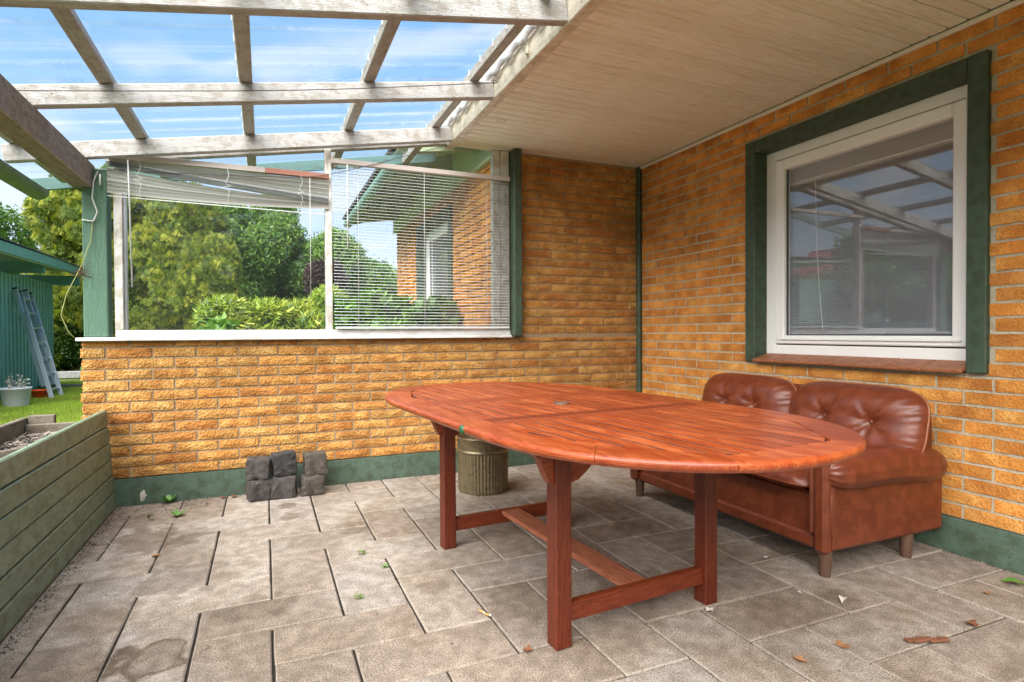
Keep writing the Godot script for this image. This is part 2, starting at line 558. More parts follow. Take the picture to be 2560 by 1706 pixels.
	M.glass.roughness = 0.0
	M.glass.metallic_specular = 0.5
	M.coated_glass = M.glass.duplicate()
	M.coated_glass.resource_name = "coated window glass"
	M.coated_glass.metallic = 0.09
	M.coated_glass.albedo_color = Color(0.92, 0.93, 0.98, 0.01)
	M.dusty_glass = M.glass.duplicate()
	M.dusty_glass.resource_name = "dusty glass"
	M.dusty_glass.metallic_specular = 0.4
	M.dusty_glass.albedo_color = Color(0.8, 0.82, 0.8, 0.012)
	M.sheet = M.glass.duplicate()
	M.sheet.resource_name = "clear corrugated sheet"
	M.sheet.albedo_color = Color(0.92, 0.94, 0.97, 0.012)
	M.sheet.roughness = 0.03
	M.sheet.metallic_specular = 0.35
	M.foam = mat("white closure strip", lin(0.72, 0.73, 0.76), 0.7, T.grime, S.call(0.2), T.mid_h, 0.6)
	var fol := {"thuja": [lin(1, 1, 1), 0.75], "leaf": [lin(1, 1, 1), 0.55], "gloss": [lin(1, 1, 1), 0.38]}
	for k in fol:
		var m := StandardMaterial3D.new()
		m.resource_name = "foliage " + k
		m.albedo_color = fol[k][0]
		m.roughness = fol[k][1]
		m.vertex_color_use_as_albedo = true
		m.backlight_enabled = true
		m.backlight = Color(0.85, 0.85, 0.6)
		M[k] = m


# ---------------------------------------------------------------- light
func make_light() -> void:
	var cam := Camera3D.new()
	cam.name = "camera"
	cam.position = Vector3(-2.975, 1.047, 4.176)
	cam.basis = Basis(Vector3.UP, -0.4025) * Basis(Vector3.RIGHT, -0.0149) * Basis(Vector3.BACK, -0.0052)
	cam.fov = 60.76
	cam.near = 0.05
	cam.far = 600.0
	cam.current = true
	add_child(cam)

	var sun := DirectionalLight3D.new()
	sun.name = "sun"
	add_child(sun)
	sun.look_at_from_position(Vector3.ZERO, -Vector3(-0.46, 0.77, 0.44), Vector3.UP)
	sun.light_energy = 0.5
	sun.light_color = Color(1.0, 0.985, 0.955)
	sun.light_angular_distance = 75.0
	sun.shadow_enabled = true

	var env := Environment.new()
	env.background_mode = Environment.BG_SKY
	env.tonemap_mode = Environment.TONE_MAPPER_LINEAR
	env.tonemap_exposure = 9.6
	env.sdfgi_enabled = true
	env.ssao_enabled = true
	env.ssil_enabled = true
	var sky := Sky.new()
	var pan := PanoramaSkyMaterial.new()
	pan.panorama = sky_picture()
	pan.filter = true
	sky.sky_material = pan
	env.sky = sky
	var we := WorldEnvironment.new()
	we.name = "environment"
	we.environment = env
	add_child(we)


# blue air paling towards the horizon, with thin wind-drawn cloud
func sky_picture() -> ImageTexture:
	var w := 1024
	var h := 512
	var im := Image.create(w, h, false, Image.FORMAT_RGBF)
	var n := FastNoiseLite.new()
	n.seed = 5
	n.frequency = 1.0
	n.fractal_octaves = 5
	var warp := FastNoiseLite.new()
	warp.seed = 9
	warp.frequency = 1.0
	for j in h:
		var el := (0.5 - (j + 0.5) / h) * PI
		for i in w:
			var az := (i + 0.5) / w * TAU
			var c := Color(0.12, 0.13, 0.11)
			if el > -0.02:
				var e := maxf(el, 0.0)
				var y := sin(e)
				c = Color(0.0150, 0.046, 0.098).lerp(Color(0.040, 0.079, 0.118), pow(1.0 - y, 1.6))
				c = c.lerp(Color(0.130, 0.136, 0.142), pow(1.0 - y, 5.0))
				# a flat layer of cloud seen from below
				var d := Vector3(cos(e) * sin(az), 0, -cos(e) * cos(az)) / (y + 0.16)
				var p := Vector2(d.x * 0.85 + d.z * 0.5, -d.x * 0.5 + d.z * 0.85)
				var q := warp.get_noise_2d(p.x * 0.5, p.y * 0.5)
				var f := n.get_noise_2d(p.x * 0.34 + q * 0.7, p.y * 1.5 + q * 0.9) * 0.5 + 0.5
				f = smoothstep(0.46, 0.80, f) * 0.62
				c = c.lerp(Color(0.118, 0.121, 0.124), f)
			im.set_pixel(i, j, c)
	return ImageTexture.create_from_image(im)


# ---------------------------------------------------------------- bricks and walls
var rough_bricks := []
var plain_bricks := []


# one brick a unit long (x), a unit high (y), its face near z = 0 and its back at z = -1 (scaled when placed)
func brick_mesh(seed_: int, rough: float) -> ArrayMesh:
	var r := RandomNumberGenerator.new()
	r.seed = seed_
	var nx := 6
	var ny := 2
	var P := []
	for j in ny + 1:
		var row := []
		for i in nx + 1:
			var edge := i == 0 or i == nx or j == 0 or j == ny
			var x := float(i) / nx
			var y := float(j) / ny
			if not edge:
				x += r.randf_range(-0.05, 0.05)
				y += r.randf_range(-0.16, 0.16)
			else:
				x += r.randf_range(-0.006, 0.006) * (1.0 if i == 0 or i == nx else 3.0)
				y += r.randf_range(-0.03, 0.03) * (1.0 if j == 0 or j == ny else 0.0)
			var z := (r.randf_range(-0.30, 0.0) if edge else r.randf_range(0.25, 1.0)) * rough
			row.append(Vector3(x - 0.5, y - 0.5, z))
		P.append(row)
	var s := st0()
	for j in ny:
		for i in nx:
			if (i + j) % 2 == 0:
				quad(s, P[j][i], P[j][i + 1], P[j + 1][i + 1], P[j + 1][i])
			else:
				quad(s, P[j][i + 1], P[j + 1][i + 1], P[j + 1][i], P[j][i])
	var rim := []
	for i in nx:
		rim.append(P[0][i])
	for j in ny:
		rim.append(P[j][nx])
	for i in nx:
		rim.append(P[ny][nx - i])
	for j in ny:
		rim.append(P[ny - j][0])
	for k in rim.size():
		var a: Vector3 = rim[k]
		var b: Vector3 = rim[(k + 1) % rim.size()]
		quad(s, Vector3(a.x, a.y, -1), Vector3(b.x, b.y, -1), b, a)
	return fin(s)


# places bricks of one wall; along = (from, to), rows up from the plinth; frame maps (s along, y up, out) to the scene
func lay_bricks(parent: Node3D, frame: Transform3D, s0: float, s1: float, row0: int, row1: int, shift: float, meshes: Array, mats: Array, proud: float, holes: Array, y_cap: float, named := true, bulk: SurfaceTool = null) -> int:
	var n := 0
	var jt := 0.0125
	for row in range(row0, row1):
		var y0 := PLINTH + row * COURSE + jt * 0.5
		var y1 := minf(PLINTH + (row + 1) * COURSE - jt * 0.5, y_cap)
		if y1 - y0 < 0.012:
			continue
		var off := shift + (0.0 if row % 2 == 1 else 0.5)
		var k := floori(s0 / BRICK - off) - 1
		while true:
			var a := (k + off) * BRICK
			var b := a + BRICK
			k += 1
			if b <= s0 + 0.02:
				continue
			if a >= s1 - 0.02:
				break
			var spans := [[maxf(a, s0) + (jt * 0.5 if a >= s0 else 0.0), minf(b, s1) - (jt * 0.5 if b <= s1 else 0.0), y0, y1]]
			for hole in holes:
				var next := []
				for e in spans:
					if e[1] <= hole[0] or e[0] >= hole[1] or e[3] <= hole[2] or e[2] >= hole[3]:
						next.append(e)
						continue
					var kept := false
					if e[2] < hole[2] and hole[2] - e[2] > 0.018:
						next.append([e[0], e[1], e[2], hole[2]])
						kept = true
					if e[3] > hole[3] and e[3] - hole[3] > 0.018:
						next.append([e[0], e[1], hole[3], e[3]])
						kept = true
					if not kept:
						if e[0] < hole[0] - 0.02:
							next.append([e[0], hole[0], e[2], e[3]])
						if e[1] > hole[1] + 0.02:
							next.append([hole[1], e[1], e[2], e[3]])
				spans = next
			for e in spans:
				var w: float = e[1] - e[0]
				var h: float = e[3] - e[2]
				if w < 0.02:
					continue
				var out := proud + rng.randf_range(-0.0015, 0.002)
				var turn := Basis(Vector3.BACK, rng.randf_range(-0.006, 0.006))
				var local := Transform3D(turn * Basis.from_scale(Vector3(w, h, 0.02)), Vector3((e[0] + e[1]) * 0.5, (e[2] + e[3]) * 0.5 + rng.randf_range(-0.0008, 0.0008), out))
				var mesh: Mesh = meshes[rng.randi() % meshes.size()]
				if bulk:
					bulk.append_from(mesh, 0, frame * local)
				else:
					var o := part("brick", mesh, mats[rng.randi() % mats.size()], parent, Transform3D(Basis.IDENTITY, -parent.position) * frame * local if parent.get_parent() == self and not parent is MeshInstance3D else frame * local)
				n += 1
	return n


func build_walls() -> Node3D:
	for i in 9:
		rough_bricks.append(brick_mesh(100 + i, 0.34))
		plain_bricks.append(brick_mesh(200 + i, 0.07))
	# terrace wall at the back: low to the left, full height in the corner
	var tw := thing("terrace_wall", "low split-faced ochre brick wall under the glass screen, tall beside the corner", "wall", Vector3(-2.0, 0, -0.12))
	var s := st0()
	cbox(s, Vector3(-3.972, PLINTH, -0.23), Vector3(-1.15, 1.004, -0.0085), 0.004)
	var core := part("mortar", fin(s), M.mortar, tw)
	s = st0()
	cbox(s, Vector3(-1.149, PLINTH, -0.23), Vector3(0.0, CEIL + 0.1, -0.0085), 0.004)
	part("mortar", fin(s), M.mortar, tw)
	s = st0()
	cbox(s, Vector3(-3.935, -0.05, -0.22), Vector3(-0.001, PLINTH - 0.002, -0.004), 0.006)
	part("plinth", fin(s), M.plinth, tw)
	var frame := Transform3D(Basis.IDENTITY, Vector3.ZERO)
	lay_bricks(tw, frame, -3.982, 0.0, 0, 13, 0.0, rough_bricks, M.bricks, -0.001, [], 1.006)
	lay_bricks(tw, frame, -1.148, 0.0, 13, 35, 0.0, rough_bricks, M.bricks, -0.001, [], CEIL - 0.002)
	# the return of the left end
	var fr := Transform3D(Basis(Vector3.UP, -PI / 2), Vector3(-3.978, 0, -0.236))
	lay_bricks(tw, fr, 0.0, 0.226, 0, 13, 0.25, rough_bricks, M.bricks, -0.004, [], 1.006)
	# flaked paint on the plinth by the planter
	var flake := []
	for k in 23:
		var a := TAU * k / 23
		flake.append(Vector2(-3.675 + cos(a) * rng.randf_range(0.012, 0.028), 0.055 + sin(a) * rng.randf_range(0.018, 0.045)))
	s = st0()
	for k in 23:
		var a: Vector2 = flake[k]
		var b: Vector2 = flake[(k + 1) % 23]
		tri(s, Vector3(-3.675, 0.055, -0.0005), Vector3(a.x, a.y, -0.0005), Vector3(b.x, b.y, -0.0005))
		quad(s, Vector3(a.x, a.y, -0.006), Vector3(b.x, b.y, -0.006), Vector3(b.x, b.y, -0.0005), Vector3(a.x, a.y, -0.0005))
	part("flaked_patch", fin(s), M.render_wall, tw)

	# the house
	var hs := thing("house", "house side of smooth ochre brick with green window surround and boarded soffit", "house", Vector3(0.15, 0, 2.5))
	var Z1 := 6.0
	s = st0()
	cbox(s, Vector3(0.0008, PLINTH, -0.0), Vector3(0.30, 0.85, Z1), 0.002)
	cbox(s, Vector3(0.0008, 0.8505, 0.0), Vector3(0.30, 2.28, 1.24), 0.002)
	cbox(s, Vector3(0.0008, 0.8505, 2.60), Vector3(0.30, 2.28, Z1), 0.002)
	cbox(s, Vector3(0.0008, 2.2805, 0.0), Vector3(0.30, CEIL + 0.2, Z1), 0.002)
	var wall := part("wall", fin(s), M.mortar_pale, hs)
	s = st0()
	cbox(s, Vector3(-0.004, -0.05, -0.001), Vector3(0.28, PLINTH - 0.003, Z1), 0.006)
	part("plinth", fin(s), M.plinth, hs)
	fr = Transform3D(Basis(Vector3.UP, -PI / 2), Vector3.ZERO)
	var hole := [[1.224, 2.619, 0.852, 2.281]]
	lay_bricks(wall, fr, 0.0, 2.95, 0, 35, -0.035, plain_bricks, M.bricks_smooth, 0.0035, hole, CEIL - 0.002)
	s = st0()
	lay_bricks(wall, fr, 2.955, Z1, 0, 35, -0.035, plain_bricks, M.bricks_smooth, 0.0035, [], CEIL - 0.002, false, s)
	var more := part("brickwork", s.commit(), M.bricks_smooth[0], wall)
	more.set_meta("kind", "stuff")
	build_soffit(hs)
	build_window(hs, Vector3.ZERO, 1.218, 2.625, 0.848, 2.285, true)
	return hs


func build_soffit(hs: Node3D) -> void:
	var ceil_part := part("soffit", box(Vector3(-1.66, CEIL + 0.014, -0.058), Vector3(-0.002, CEIL + 0.04, 6.0), 0.001), M.gasket, hs)
	var pitch := 0.084
	var z := -0.06
	while z < 5.95:
		var s := st0()
		cbox(s, Vector3(-1.645, CEIL + rng.randf_range(-0.0006, 0.0006), z + 0.002), Vector3(-0.022, CEIL + 0.013, z + pitch - 0.002), 0.007)
		part("board", fin(s), M.soffits[rng.randi() % 3], ceil_part)
		z += pitch
	part("cove_trim", box(Vector3(-0.026, CEIL - 0.026, 0.0), Vector3(-0.001, CEIL - 0.001, 6.0), 0.006), M.trim, hs)
	# fascia on the terrace side and the board above it
	part("fascia", bar(Vector3(-1.678, 2.492, -0.075), Vector3(-1.678, 2.492, 6.0), 0.064, 0.124, 0.005), M.fascia, hs)
	part("fascia_board", bar(Vector3(-1.684, 2.60, -0.06), Vector3(-1.684, 2.60, 6.0), 0.045, 0.088, 0.004), M.fascia, hs)
	# a recessed fitting and small blocks on the timber
	part("downlight_ring", lathe([Vector2(0.02, 0.012), Vector2(0.021, -0.003), Vector2(0.032, -0.006), Vector2(0.037, -0.001)], 20, Vector3(-1.509, CEIL, 0.576)), M.trim, hs)
	part("fixing_block", box(Vector3(-1.722, 2.475, 1.425), Vector3(-1.71, 2.535, 1.447), 0.002), M.fascia, hs)
	# roof over the soffit, rising inwards, and the gutter end seen over the screen
	var s2 := st0()
	bar_on(s2, Vector3(-1.66, 2.71, 2.67), Vector3(3.8, 4.35, 2.67), 6.85, 0.08, 0.004)
	part("roof", fin(s2), M.roof, hs)


# a window of the W2 kind; front face of the wall at x = off.x
func build_window(hs: Node3D, off: Vector3, z0: float, z1: float, y0: float, y1: float, full: bool) -> void:
	var X := off.x
	var b := 0.082
	var w := part("window", box(Vector3(X - 0.03, y0 + 0.001, z0), Vector3(X + 0.10, y1, z0 + b), 0.005), M.dark_green, hs)
	part("surround", box(Vector3(X - 0.0305, y0 + 0.0015, z1 - b), Vector3(X + 0.10, y1, z1), 0.005), M.dark_green, w)
	part("surround", box(Vector3(X - 0.0295, y1 - b, z0 + b + 0.0005), Vector3(X + 0.10, y1 - 0.0006, z1 - b - 0.0005), 0.004), M.dark_green, w)
	var a0 := z0 + b
	var a1 := z1 - b
	var top := y1 - b
	var bot := y0 + 0.05
	var fx := X + 0.075
	# fixed frame
	for e in [[a0, bot, a0 + 0.075, top], [a1 - 0.04, bot, a1, top]]:
		part("frame", box(Vector3(fx, e[1], e[0]), Vector3(fx + 0.09, e[3], e[2]), 0.003), M.white, w)
	part("frame", box(Vector3(fx - 0.001, bot, a0 + 0.0755), Vector3(fx + 0.09, bot + 0.06, a1 - 0.0405), 0.003), M.white, w)
	part("frame", box(Vector3(fx - 0.001, top - 0.062, a0 + 0.0755), Vector3(fx + 0.09, top, a1 - 0.0405), 0.003), M.white, w)
	# opening sash, a little proud, with a dark gap all round
	var c0 := a0 + 0.083
	var c1 := a1 - 0.046
	var d0 := bot + 0.068
	var d1 := top - 0.068
	part("gap", box(Vector3(fx + 0.02, bot + 0.058, a0 + 0.07), Vector3(fx + 0.05, top - 0.058, a0 + 0.09), 0.001), M.gasket, w)
	part("gap", box(Vector3(fx + 0.021, bot + 0.056, a0 + 0.0905), Vector3(fx + 0.05, bot + 0.072, a1 - 0.03), 0.001), M.gasket, w)
	part("gap", box(Vector3(fx + 0.021, top - 0.072, a0 + 0.0905), Vector3(fx + 0.05, top - 0.056, a1 - 0.03), 0.001), M.gasket, w)
	var t := 0.066
	part("sash", box(Vector3(fx - 0.012, d0, c0), Vector3(fx + 0.05, d1, c0 + t), 0.006), M.white, w)
	part("sash", box(Vector3(fx - 0.0122, d0, c1 - t), Vector3(fx + 0.05, d1, c1), 0.006), M.white, w)
	part("sash", box(Vector3(fx - 0.0118, d0, c0 + t + 0.0004), Vector3(fx + 0.05, d0 + t * 0.8, c1 - t - 0.0004), 0.006), M.white, w)
	part("sash", box(Vector3(fx - 0.0118, d1 - t, c0 + t + 0.0004), Vector3(fx + 0.05, d1, c1 - t - 0.0004), 0.006), M.white, w)
	part("drip_bar", box(Vector3(fx - 0.024, d0 + 0.024, c0 + 0.03), Vector3(fx - 0.0125, d0 + 0.038, c1 - 0.02), 0.003), M.white, w)
	part("gasket", box(Vector3(fx + 0.012, d0 + t * 0.8, c0 + t), Vector3(fx + 0.03, d0 + t * 0.8 + 0.006, c1 - t), 0.001), M.gasket, w)
	part("gasket", box(Vector3(fx + 0.0118, d0 + t * 0.8, c0 + t), Vector3(fx + 0.03, d1 - t, c0 + t + 0.006), 0.001), M.gasket, w)
	part("pane", box(Vector3(fx + 0.016, d0 + t * 0.8 - 0.01, c0 + t - 0.01), Vector3(fx + 0.020, d1 - t + 0.01, c1 - t + 0.01), 0.0005), M.coated_glass, w)
	part("pane", box(Vector3(fx + 0.036, d0 + t * 0.8 - 0.01, c0 + t - 0.01), Vector3(fx + 0.040, d1 - t + 0.01, c1 - t + 0.01), 0.0005), M.glass, w)
	# sloping sill of clay tiles
	var n := 7 if full else 5
	for i in n:
		var za := lerpf(a0 + 0.004, a1 - 0.002, float(i) / n)
		var zb := lerpf(a0 + 0.004, a1 - 0.002, float(i + 1) / n)
		var s := st0()
		bar_on(s, Vector3(X - 0.058, y0 + 0.008 + rng.randf_range(-0.001, 0.001), (za + zb) / 2), Vector3(fx + 0.004, bot - 0.004, (za + zb) / 2), zb - za - 0.003, 0.018, 0.004)
		part("sill_tile", fin(s), M.tile, w)
	if not full:
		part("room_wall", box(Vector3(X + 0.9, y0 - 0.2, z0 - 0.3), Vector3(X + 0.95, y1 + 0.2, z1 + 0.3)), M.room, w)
		return
	# a folded inside blind and its cord
	part("inside_blind", box(Vector3(fx + 0.075, d1 - t - 0.075, c0 + 0.04), Vector3(fx + 0.11, d1 - t + 0.03, c1 - 0.02), 0.004), M.blind_dark, w)
	part("inside_blind_rail", box(Vector3(fx + 0.07, d1 - t - 0.088, c0 + 0.04), Vector3(fx + 0.115, d1 - t - 0.076, c1 - 0.02), 0.004), M.cord, w)
	part("pull_cord", tube(curve_pts([Vector3(fx + 0.08, d1 - t - 0.08, c0 + 0.22), Vector3(fx + 0.08, 1.5, c0 + 0.235), Vector3(fx + 0.08, 1.05, c0 + 0.275)], 10), 0.0022, 6), M.cord, w)
	# the room behind
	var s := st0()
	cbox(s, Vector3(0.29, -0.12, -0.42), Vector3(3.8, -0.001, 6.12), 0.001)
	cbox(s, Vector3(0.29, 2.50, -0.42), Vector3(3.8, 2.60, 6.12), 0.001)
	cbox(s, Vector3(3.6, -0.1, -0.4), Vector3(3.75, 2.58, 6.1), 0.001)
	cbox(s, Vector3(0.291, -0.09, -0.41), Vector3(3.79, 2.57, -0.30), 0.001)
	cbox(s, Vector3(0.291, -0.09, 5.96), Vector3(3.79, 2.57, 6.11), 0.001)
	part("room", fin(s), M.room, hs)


# the part of the house beyond the screen: its wall stands at x = -1.2 and runs away from the camera
func build_wing() -> void:
	var wg := thing("house_wing", "rear wing of the house with ochre brick, pale green boarding and open eaves", "house", Vector3(-0.9, 0, -2.2))
	var X := -1.2
	var Z0 := -4.22
	var Z1 := -0.26
	var top := 2.515
	var s := st0()
	cbox(s, Vector3(X + 0.012, -0.05, Z0), Vector3(X + 0.3, 1.12, Z1), 0.002)
	cbox(s, Vector3(X + 0.012, 1.1205, Z0), Vector3(X + 0.3, 2.36, -2.92), 0.002)
	cbox(s, Vector3(X + 0.012, 1.1205, -1.56), Vector3(X + 0.3, 2.36, Z1), 0.002)
	cbox(s, Vector3(X + 0.012, 2.3605, Z0), Vector3(X + 0.3, 3.0, Z1), 0.002)
	cbox(s, Vector3(X + 0.3005, -0.05, Z0), Vector3(2.5, 3.0, Z0 + 0.25), 0.002)
	var wall := part("wall", fin(s), M.mortar, wg)
	var fr := Transform3D(Basis(Vector3.UP, -PI / 2), Vector3(X, 0, 0))
	lay_bricks(wall, fr, Z0 - 0.005, Z1, 13, 36, 0.2, plain_bricks, M.bricks_smooth, 0.0, [[-2.95, -1.52, 1.13, 2.355]], top)
	s = st0()
	lay_bricks(wall, fr, Z0 - 0.005, Z1, 0, 13, 0.2, plain_bricks, M.bricks_smooth, 0.0, [[-2.95, -1.52, 1.13, 2.355]], top, false, s)
	part("brickwork", s.commit(), M.bricks_smooth[0], wall).set_meta("kind", "stuff")
	build_window(wg, Vector3(X, 0, 0), -2.95, -1.52, 1.13, 2.355, false)
	# upright boarding between the brickwork and the eaves
	var z := Z1 + 0.24
	while z > Z0 - 0.06:
		part("cladding_board", box(Vector3(X - 0.03, top + 0.002, z - 0.088), Vector3(X + 0.01, 3.02, z), 0.004), M.mint, wg)
		z -= 0.09
	part("cladding_base", box(Vector3(X - 0.045, top - 0.03, Z0 - 0.08), Vector3(X - 0.0, top, Z1 + 0.2), 0.004), M.mint, wg)
	# eaves: rafters, boards above them, gutter
	var slope := 0.30
	for zr in [-0.62, -1.45, -2.28, -3.11, -3.94]:
		s = st0()
		var x0 := -1.80
		var y0 := 2.60
		var x1 := -1.14
		var y1 := y0 + (x1 - x0) * slope
		var o := Vector3((x0 + x1) / 2, (y0 + y1) / 2 + 0.03, zr)
		var q := []
		for dz in [-0.035, 0.035]:
			q.append([Vector3(x0, y0 - 0.05, zr + dz), Vector3(x1, y1 - 0.16, zr + dz), Vector3(x1, y1 + 0.05, zr + dz), Vector3(x0, y0 + 0.05, zr + dz)])
		quad_out(s, q[0][0], q[0][1], q[0][2], q[0][3], o)
		quad_out(s, q[1][0], q[1][1], q[1][2], q[1][3], o)
		for k in 4:
			quad_out(s, q[0][k], q[0][(k + 1) % 4], q[1][(k + 1) % 4], q[1][k], o)
		var rf := part("rafter", fin(s), M.mint_dull, wg)
		part("gutter_bracket", box(Vector3(x0 - 0.012, y0 - 0.075, zr - 0.02), Vector3(x0 - 0.001, y0 + 0.03, zr + 0.02), 0.002), M.white_old, rf)
	for i in 10:
		var xa := -1.90 + i * 0.085
		var ya := 2.60 + (xa + 1.80) * slope + 0.062
		s = st0()
		bar_on(s, Vector3(xa + 0.04, ya + 0.012, -4.32), Vector3(xa + 0.04, ya + 0.012, -0.78), 0.081, 0.02, 0.003, Vector3(-slope, 1, 0).normalized())
		part("eaves_board", fin(s), M.mint, wg)
	s = st0(true)
	var gut := func(u: float, v: float) -> Vector3:
		var a := PI + u * PI
		return Vector3(-1.872 + cos(a) * 0.062, 2.60 + sin(a) * 0.062, lerpf(-4.36, -0.9, v))
	grid_on(s, 12, 1, gut)
	var gut2 := func(u: float, v: float) -> Vector3:
		var a := PI + u * PI
		return Vector3(-1.872 + cos(a) * 0.058, 2.60 + sin(a) * 0.058, lerpf(-4.36, -0.9, v))
	grid_on(s, 12, 1, gut2, true)
	part("gutter", fin(s), M.teal_z, wg)
	part("verge_board", bar(Vector3(-1.90, 2.62, -4.34), Vector3(-1.15, 2.845, -4.34), 0.025, 0.13, 0.003), M.teal_x, wg)
	s = st0()
	bar_on(s, Vector3(-1.94, 2.665, -2.56), Vector3(3.8, 4.39, -2.56), 3.6, 0.03, 0.003)
	part("roof", fin(s), M.roof, wg)


# ---------------------------------------------------------------- terrace roof
func rafter_y(x: float) -> float:
	return 2.44 + 0.169 * (x + 1.69)


func build_pergola() -> void:
	var pg := thing("terrace_roof", "lean-to terrace roof of weathered white timber and clear corrugated sheets", "roof", Vector3(-3.0, 0, 1.8))
	var h := 0.095
	for zf in [0.13, 0.957, 1.866, 2.77, 3.68, 4.55]:
		var a := Vector3(-4.29, rafter_y(-4.29) + h / 2, zf - 0.026)
		var b := Vector3(-1.712, rafter_y(-1.712) + h / 2, zf - 0.026)
		part("rafter", bar(a, b, 0.052, h, 0.004), M.beam_x, pg)
	for xc in [-4.235, -3.64, -3.05, -2.44, -1.835]:
		var y := rafter_y(xc) + h + 0.026
		part("purlin", bar(Vector3(xc, y, -0.80 if xc < -4.0 else -0.83), Vector3(xc, y, 4.75), 0.062, 0.048, 0.004, Vector3(-0.169, 1, 0).normalized()), M.beam_z, pg)
	part("wall_plate", bar(Vector3(-3.955, 1.988, -0.03), Vector3(-3.955, 1.988, 4.75), 0.11, 0.145, 0.006), M.plate, pg)
	part("post", box(Vector3(-3.955, 1.032, -0.09), Vector3(-3.832, 2.03, 0.03), 0.005), M.post_green, pg)
	part("post", box(Vector3(-4.02, -0.02, 4.55), Vector3(-3.89, 1.914, 4.67), 0.005), M.post_green, pg)
	# fascia along the far end
	part("verge_board", bar(Vector3(-4.46, rafter_y(-4.46) + 0.115, -0.865), Vector3(-1.56, rafter_y(-1.56) + 0.145, -0.865), 0.022, 0.085, 0.003), M.teal_dark, pg)
	# gutter along the low edge
	var s := st0(true)
	var gx := -4.42
	var gy := 2.055
	var gut := func(u: float, v: float) -> Vector3:
		var a := PI + u * PI
		return Vector3(gx + cos(a) * 0.066, gy + sin(a) * 0.066, lerpf(-0.87, 4.8, v))
	grid_on(s, 14, 1, gut)
	var gut2 := func(u: float, v: float) -> Vector3:
		var a := PI + u * PI
		return Vector3(gx + cos(a) * 0.062, gy + sin(a) * 0.062, lerpf(-0.87, 4.8, v))
	grid_on(s, 14, 1, gut2, true)
	for zc in [-0.872, 4.8]:
		for k in 14:
			var a0 := PI + PI * k / 14.0
			var a1 := PI + PI * (k + 1) / 14.0
			tri(s, Vector3(gx, gy, zc), Vector3(gx + cos(a0) * 0.066, gy + sin(a0) * 0.066, zc), Vector3(gx + cos(a1) * 0.066, gy + sin(a1) * 0.066, zc))
	part("gutter", fin(s), M.gutter, pg)
	# sheets: box profile running down the slope, each overlapping the next
	var prof := [Vector2(0.0, 0.0), Vector2(0.06, 0.0), Vector2(0.085, 0.024), Vector2(0.165, 0.024), Vector2(0.19, 0.0)]
	var z0 := -0.88
	var idx := 0
	while z0 < 4.6:
		s = st0()
		var pts := []
		for k in 6:
			for j in (5 if k == 5 else 4):
				pts.append(Vector2(z0 + k * 0.19 + prof[j].x, prof[j].y))
		pts.append(Vector2(z0 + 6 * 0.19 + 0.03, 0.0))
		var lift := 0.0 if idx % 2 == 0 else 0.003
		for k in pts.size() - 1:
			var P: Vector2 = pts[k]
			var Q: Vector2 = pts[k + 1]
			for seg in 4:
				var xa := lerpf(-4.43, -1.70, seg / 4.0)
				var xb := lerpf(-4.43, -1.70, (seg + 1) / 4.0)
				var ya := rafter_y(xa) + h + 0.053 + lift
				var yb := rafter_y(xb) + h + 0.053 + lift
				quad(s, Vector3(xa, ya + P.y, P.x), Vector3(xa, ya + Q.y, Q.x), Vector3(xb, yb + Q.y, Q.x), Vector3(xb, yb + P.y, P.x))
		part("roof_sheet", fin(s), M.sheet, pg)
		z0 += 6 * 0.19
		idx += 1
	# closure strip under the upper ends of the sheets
	s = st0(true)
	var strip := func(u: float, v: float) -> Vector3:
		var z := lerpf(-0.1, 4.7, u)
		var ph := fposmod(z + 0.88, 0.19) / 0.19
		var lift2 := 0.020 * smoothstep(0.28, 0.48, ph) * (1.0 - smoothstep(0.85, 1.0, ph))
		var a := v * PI
		return Vector3(-1.728 - sin(a) * 0.020, rafter_y(-1.72) + 0.118 + lift2 - cos(a) * 0.026, z)
	grid_on(s, 240, 5, strip, true)
	part("closure_strip", fin(s), M.foam, pg)
	# clips along the purlins where the sheets are screwed down
	s = st0()
	var zc2 := -0.75
	while zc2 < 4.6:
		for xc in [-3.05, -2.44, -1.835]:
			cbox(s, Vector3(xc - 0.036, rafter_y(xc) + h + 0.02, zc2 - 0.004), Vector3(xc - 0.032, rafter_y(xc) + h + 0.06, zc2 + 0.004), 0.0005)
		zc2 += 0.19
	var clips := part("sheet_clips", fin(s), M.alu, pg)
	clips.set_meta("kind", "stuff")

	# curtain wires with their rings and hooks
	var w := single("curtain_wire", tube(curve_pts([Vector3(-3.98, 2.108, 0.985), Vector3(-2.8, 2.29, 1.0), Vector3(-1.715, 2.504, 1.0)], 12), 0.0024, 6), M.wire, "dark wire stretched along the middle rafter of the terrace roof", "wire", "curtain wires")
	part("hook", tube([Vector3(-1.71, 2.504, 1.0), Vector3(-1.718, 2.516, 1.0), Vector3(-1.732, 2.514, 1.0), Vector3(-1.735, 2.502, 1.0), Vector3(-1.724, 2.494, 1.0)], 0.003, 6), M.wire, w)
	single("curtain_wire", tube(curve_pts([Vector3(-3.88, 2.018, 0.045), Vector3(-2.9, 2.07, 0.062), Vector3(-2.56, 2.12, 0.062), Vector3(-1.72, 2.42, 0.062)], 14), 0.0022, 6), M.wire, "dark wire running from the green post past the left blind", "wire", "curtain wires")
	for e in [[Vector3(-3.915, 2.055, 0.99), "white curtain ring hanging on the plate by the middle rafter"], [Vector3(-3.858, 1.985, 0.05), "white curtain ring at the head of the green post"]]:
		var ring := []
		for k in 16:
			var a := TAU * k / 16
			ring.append(e[0] + Vector3(0.004 * sin(a), -0.024 + cos(a) * 0.03, sin(a) * 0.017))
		single("curtain_ring", tube(ring, 0.0045, 6, true), M.cord, e[1], "ring", "curtain rings")
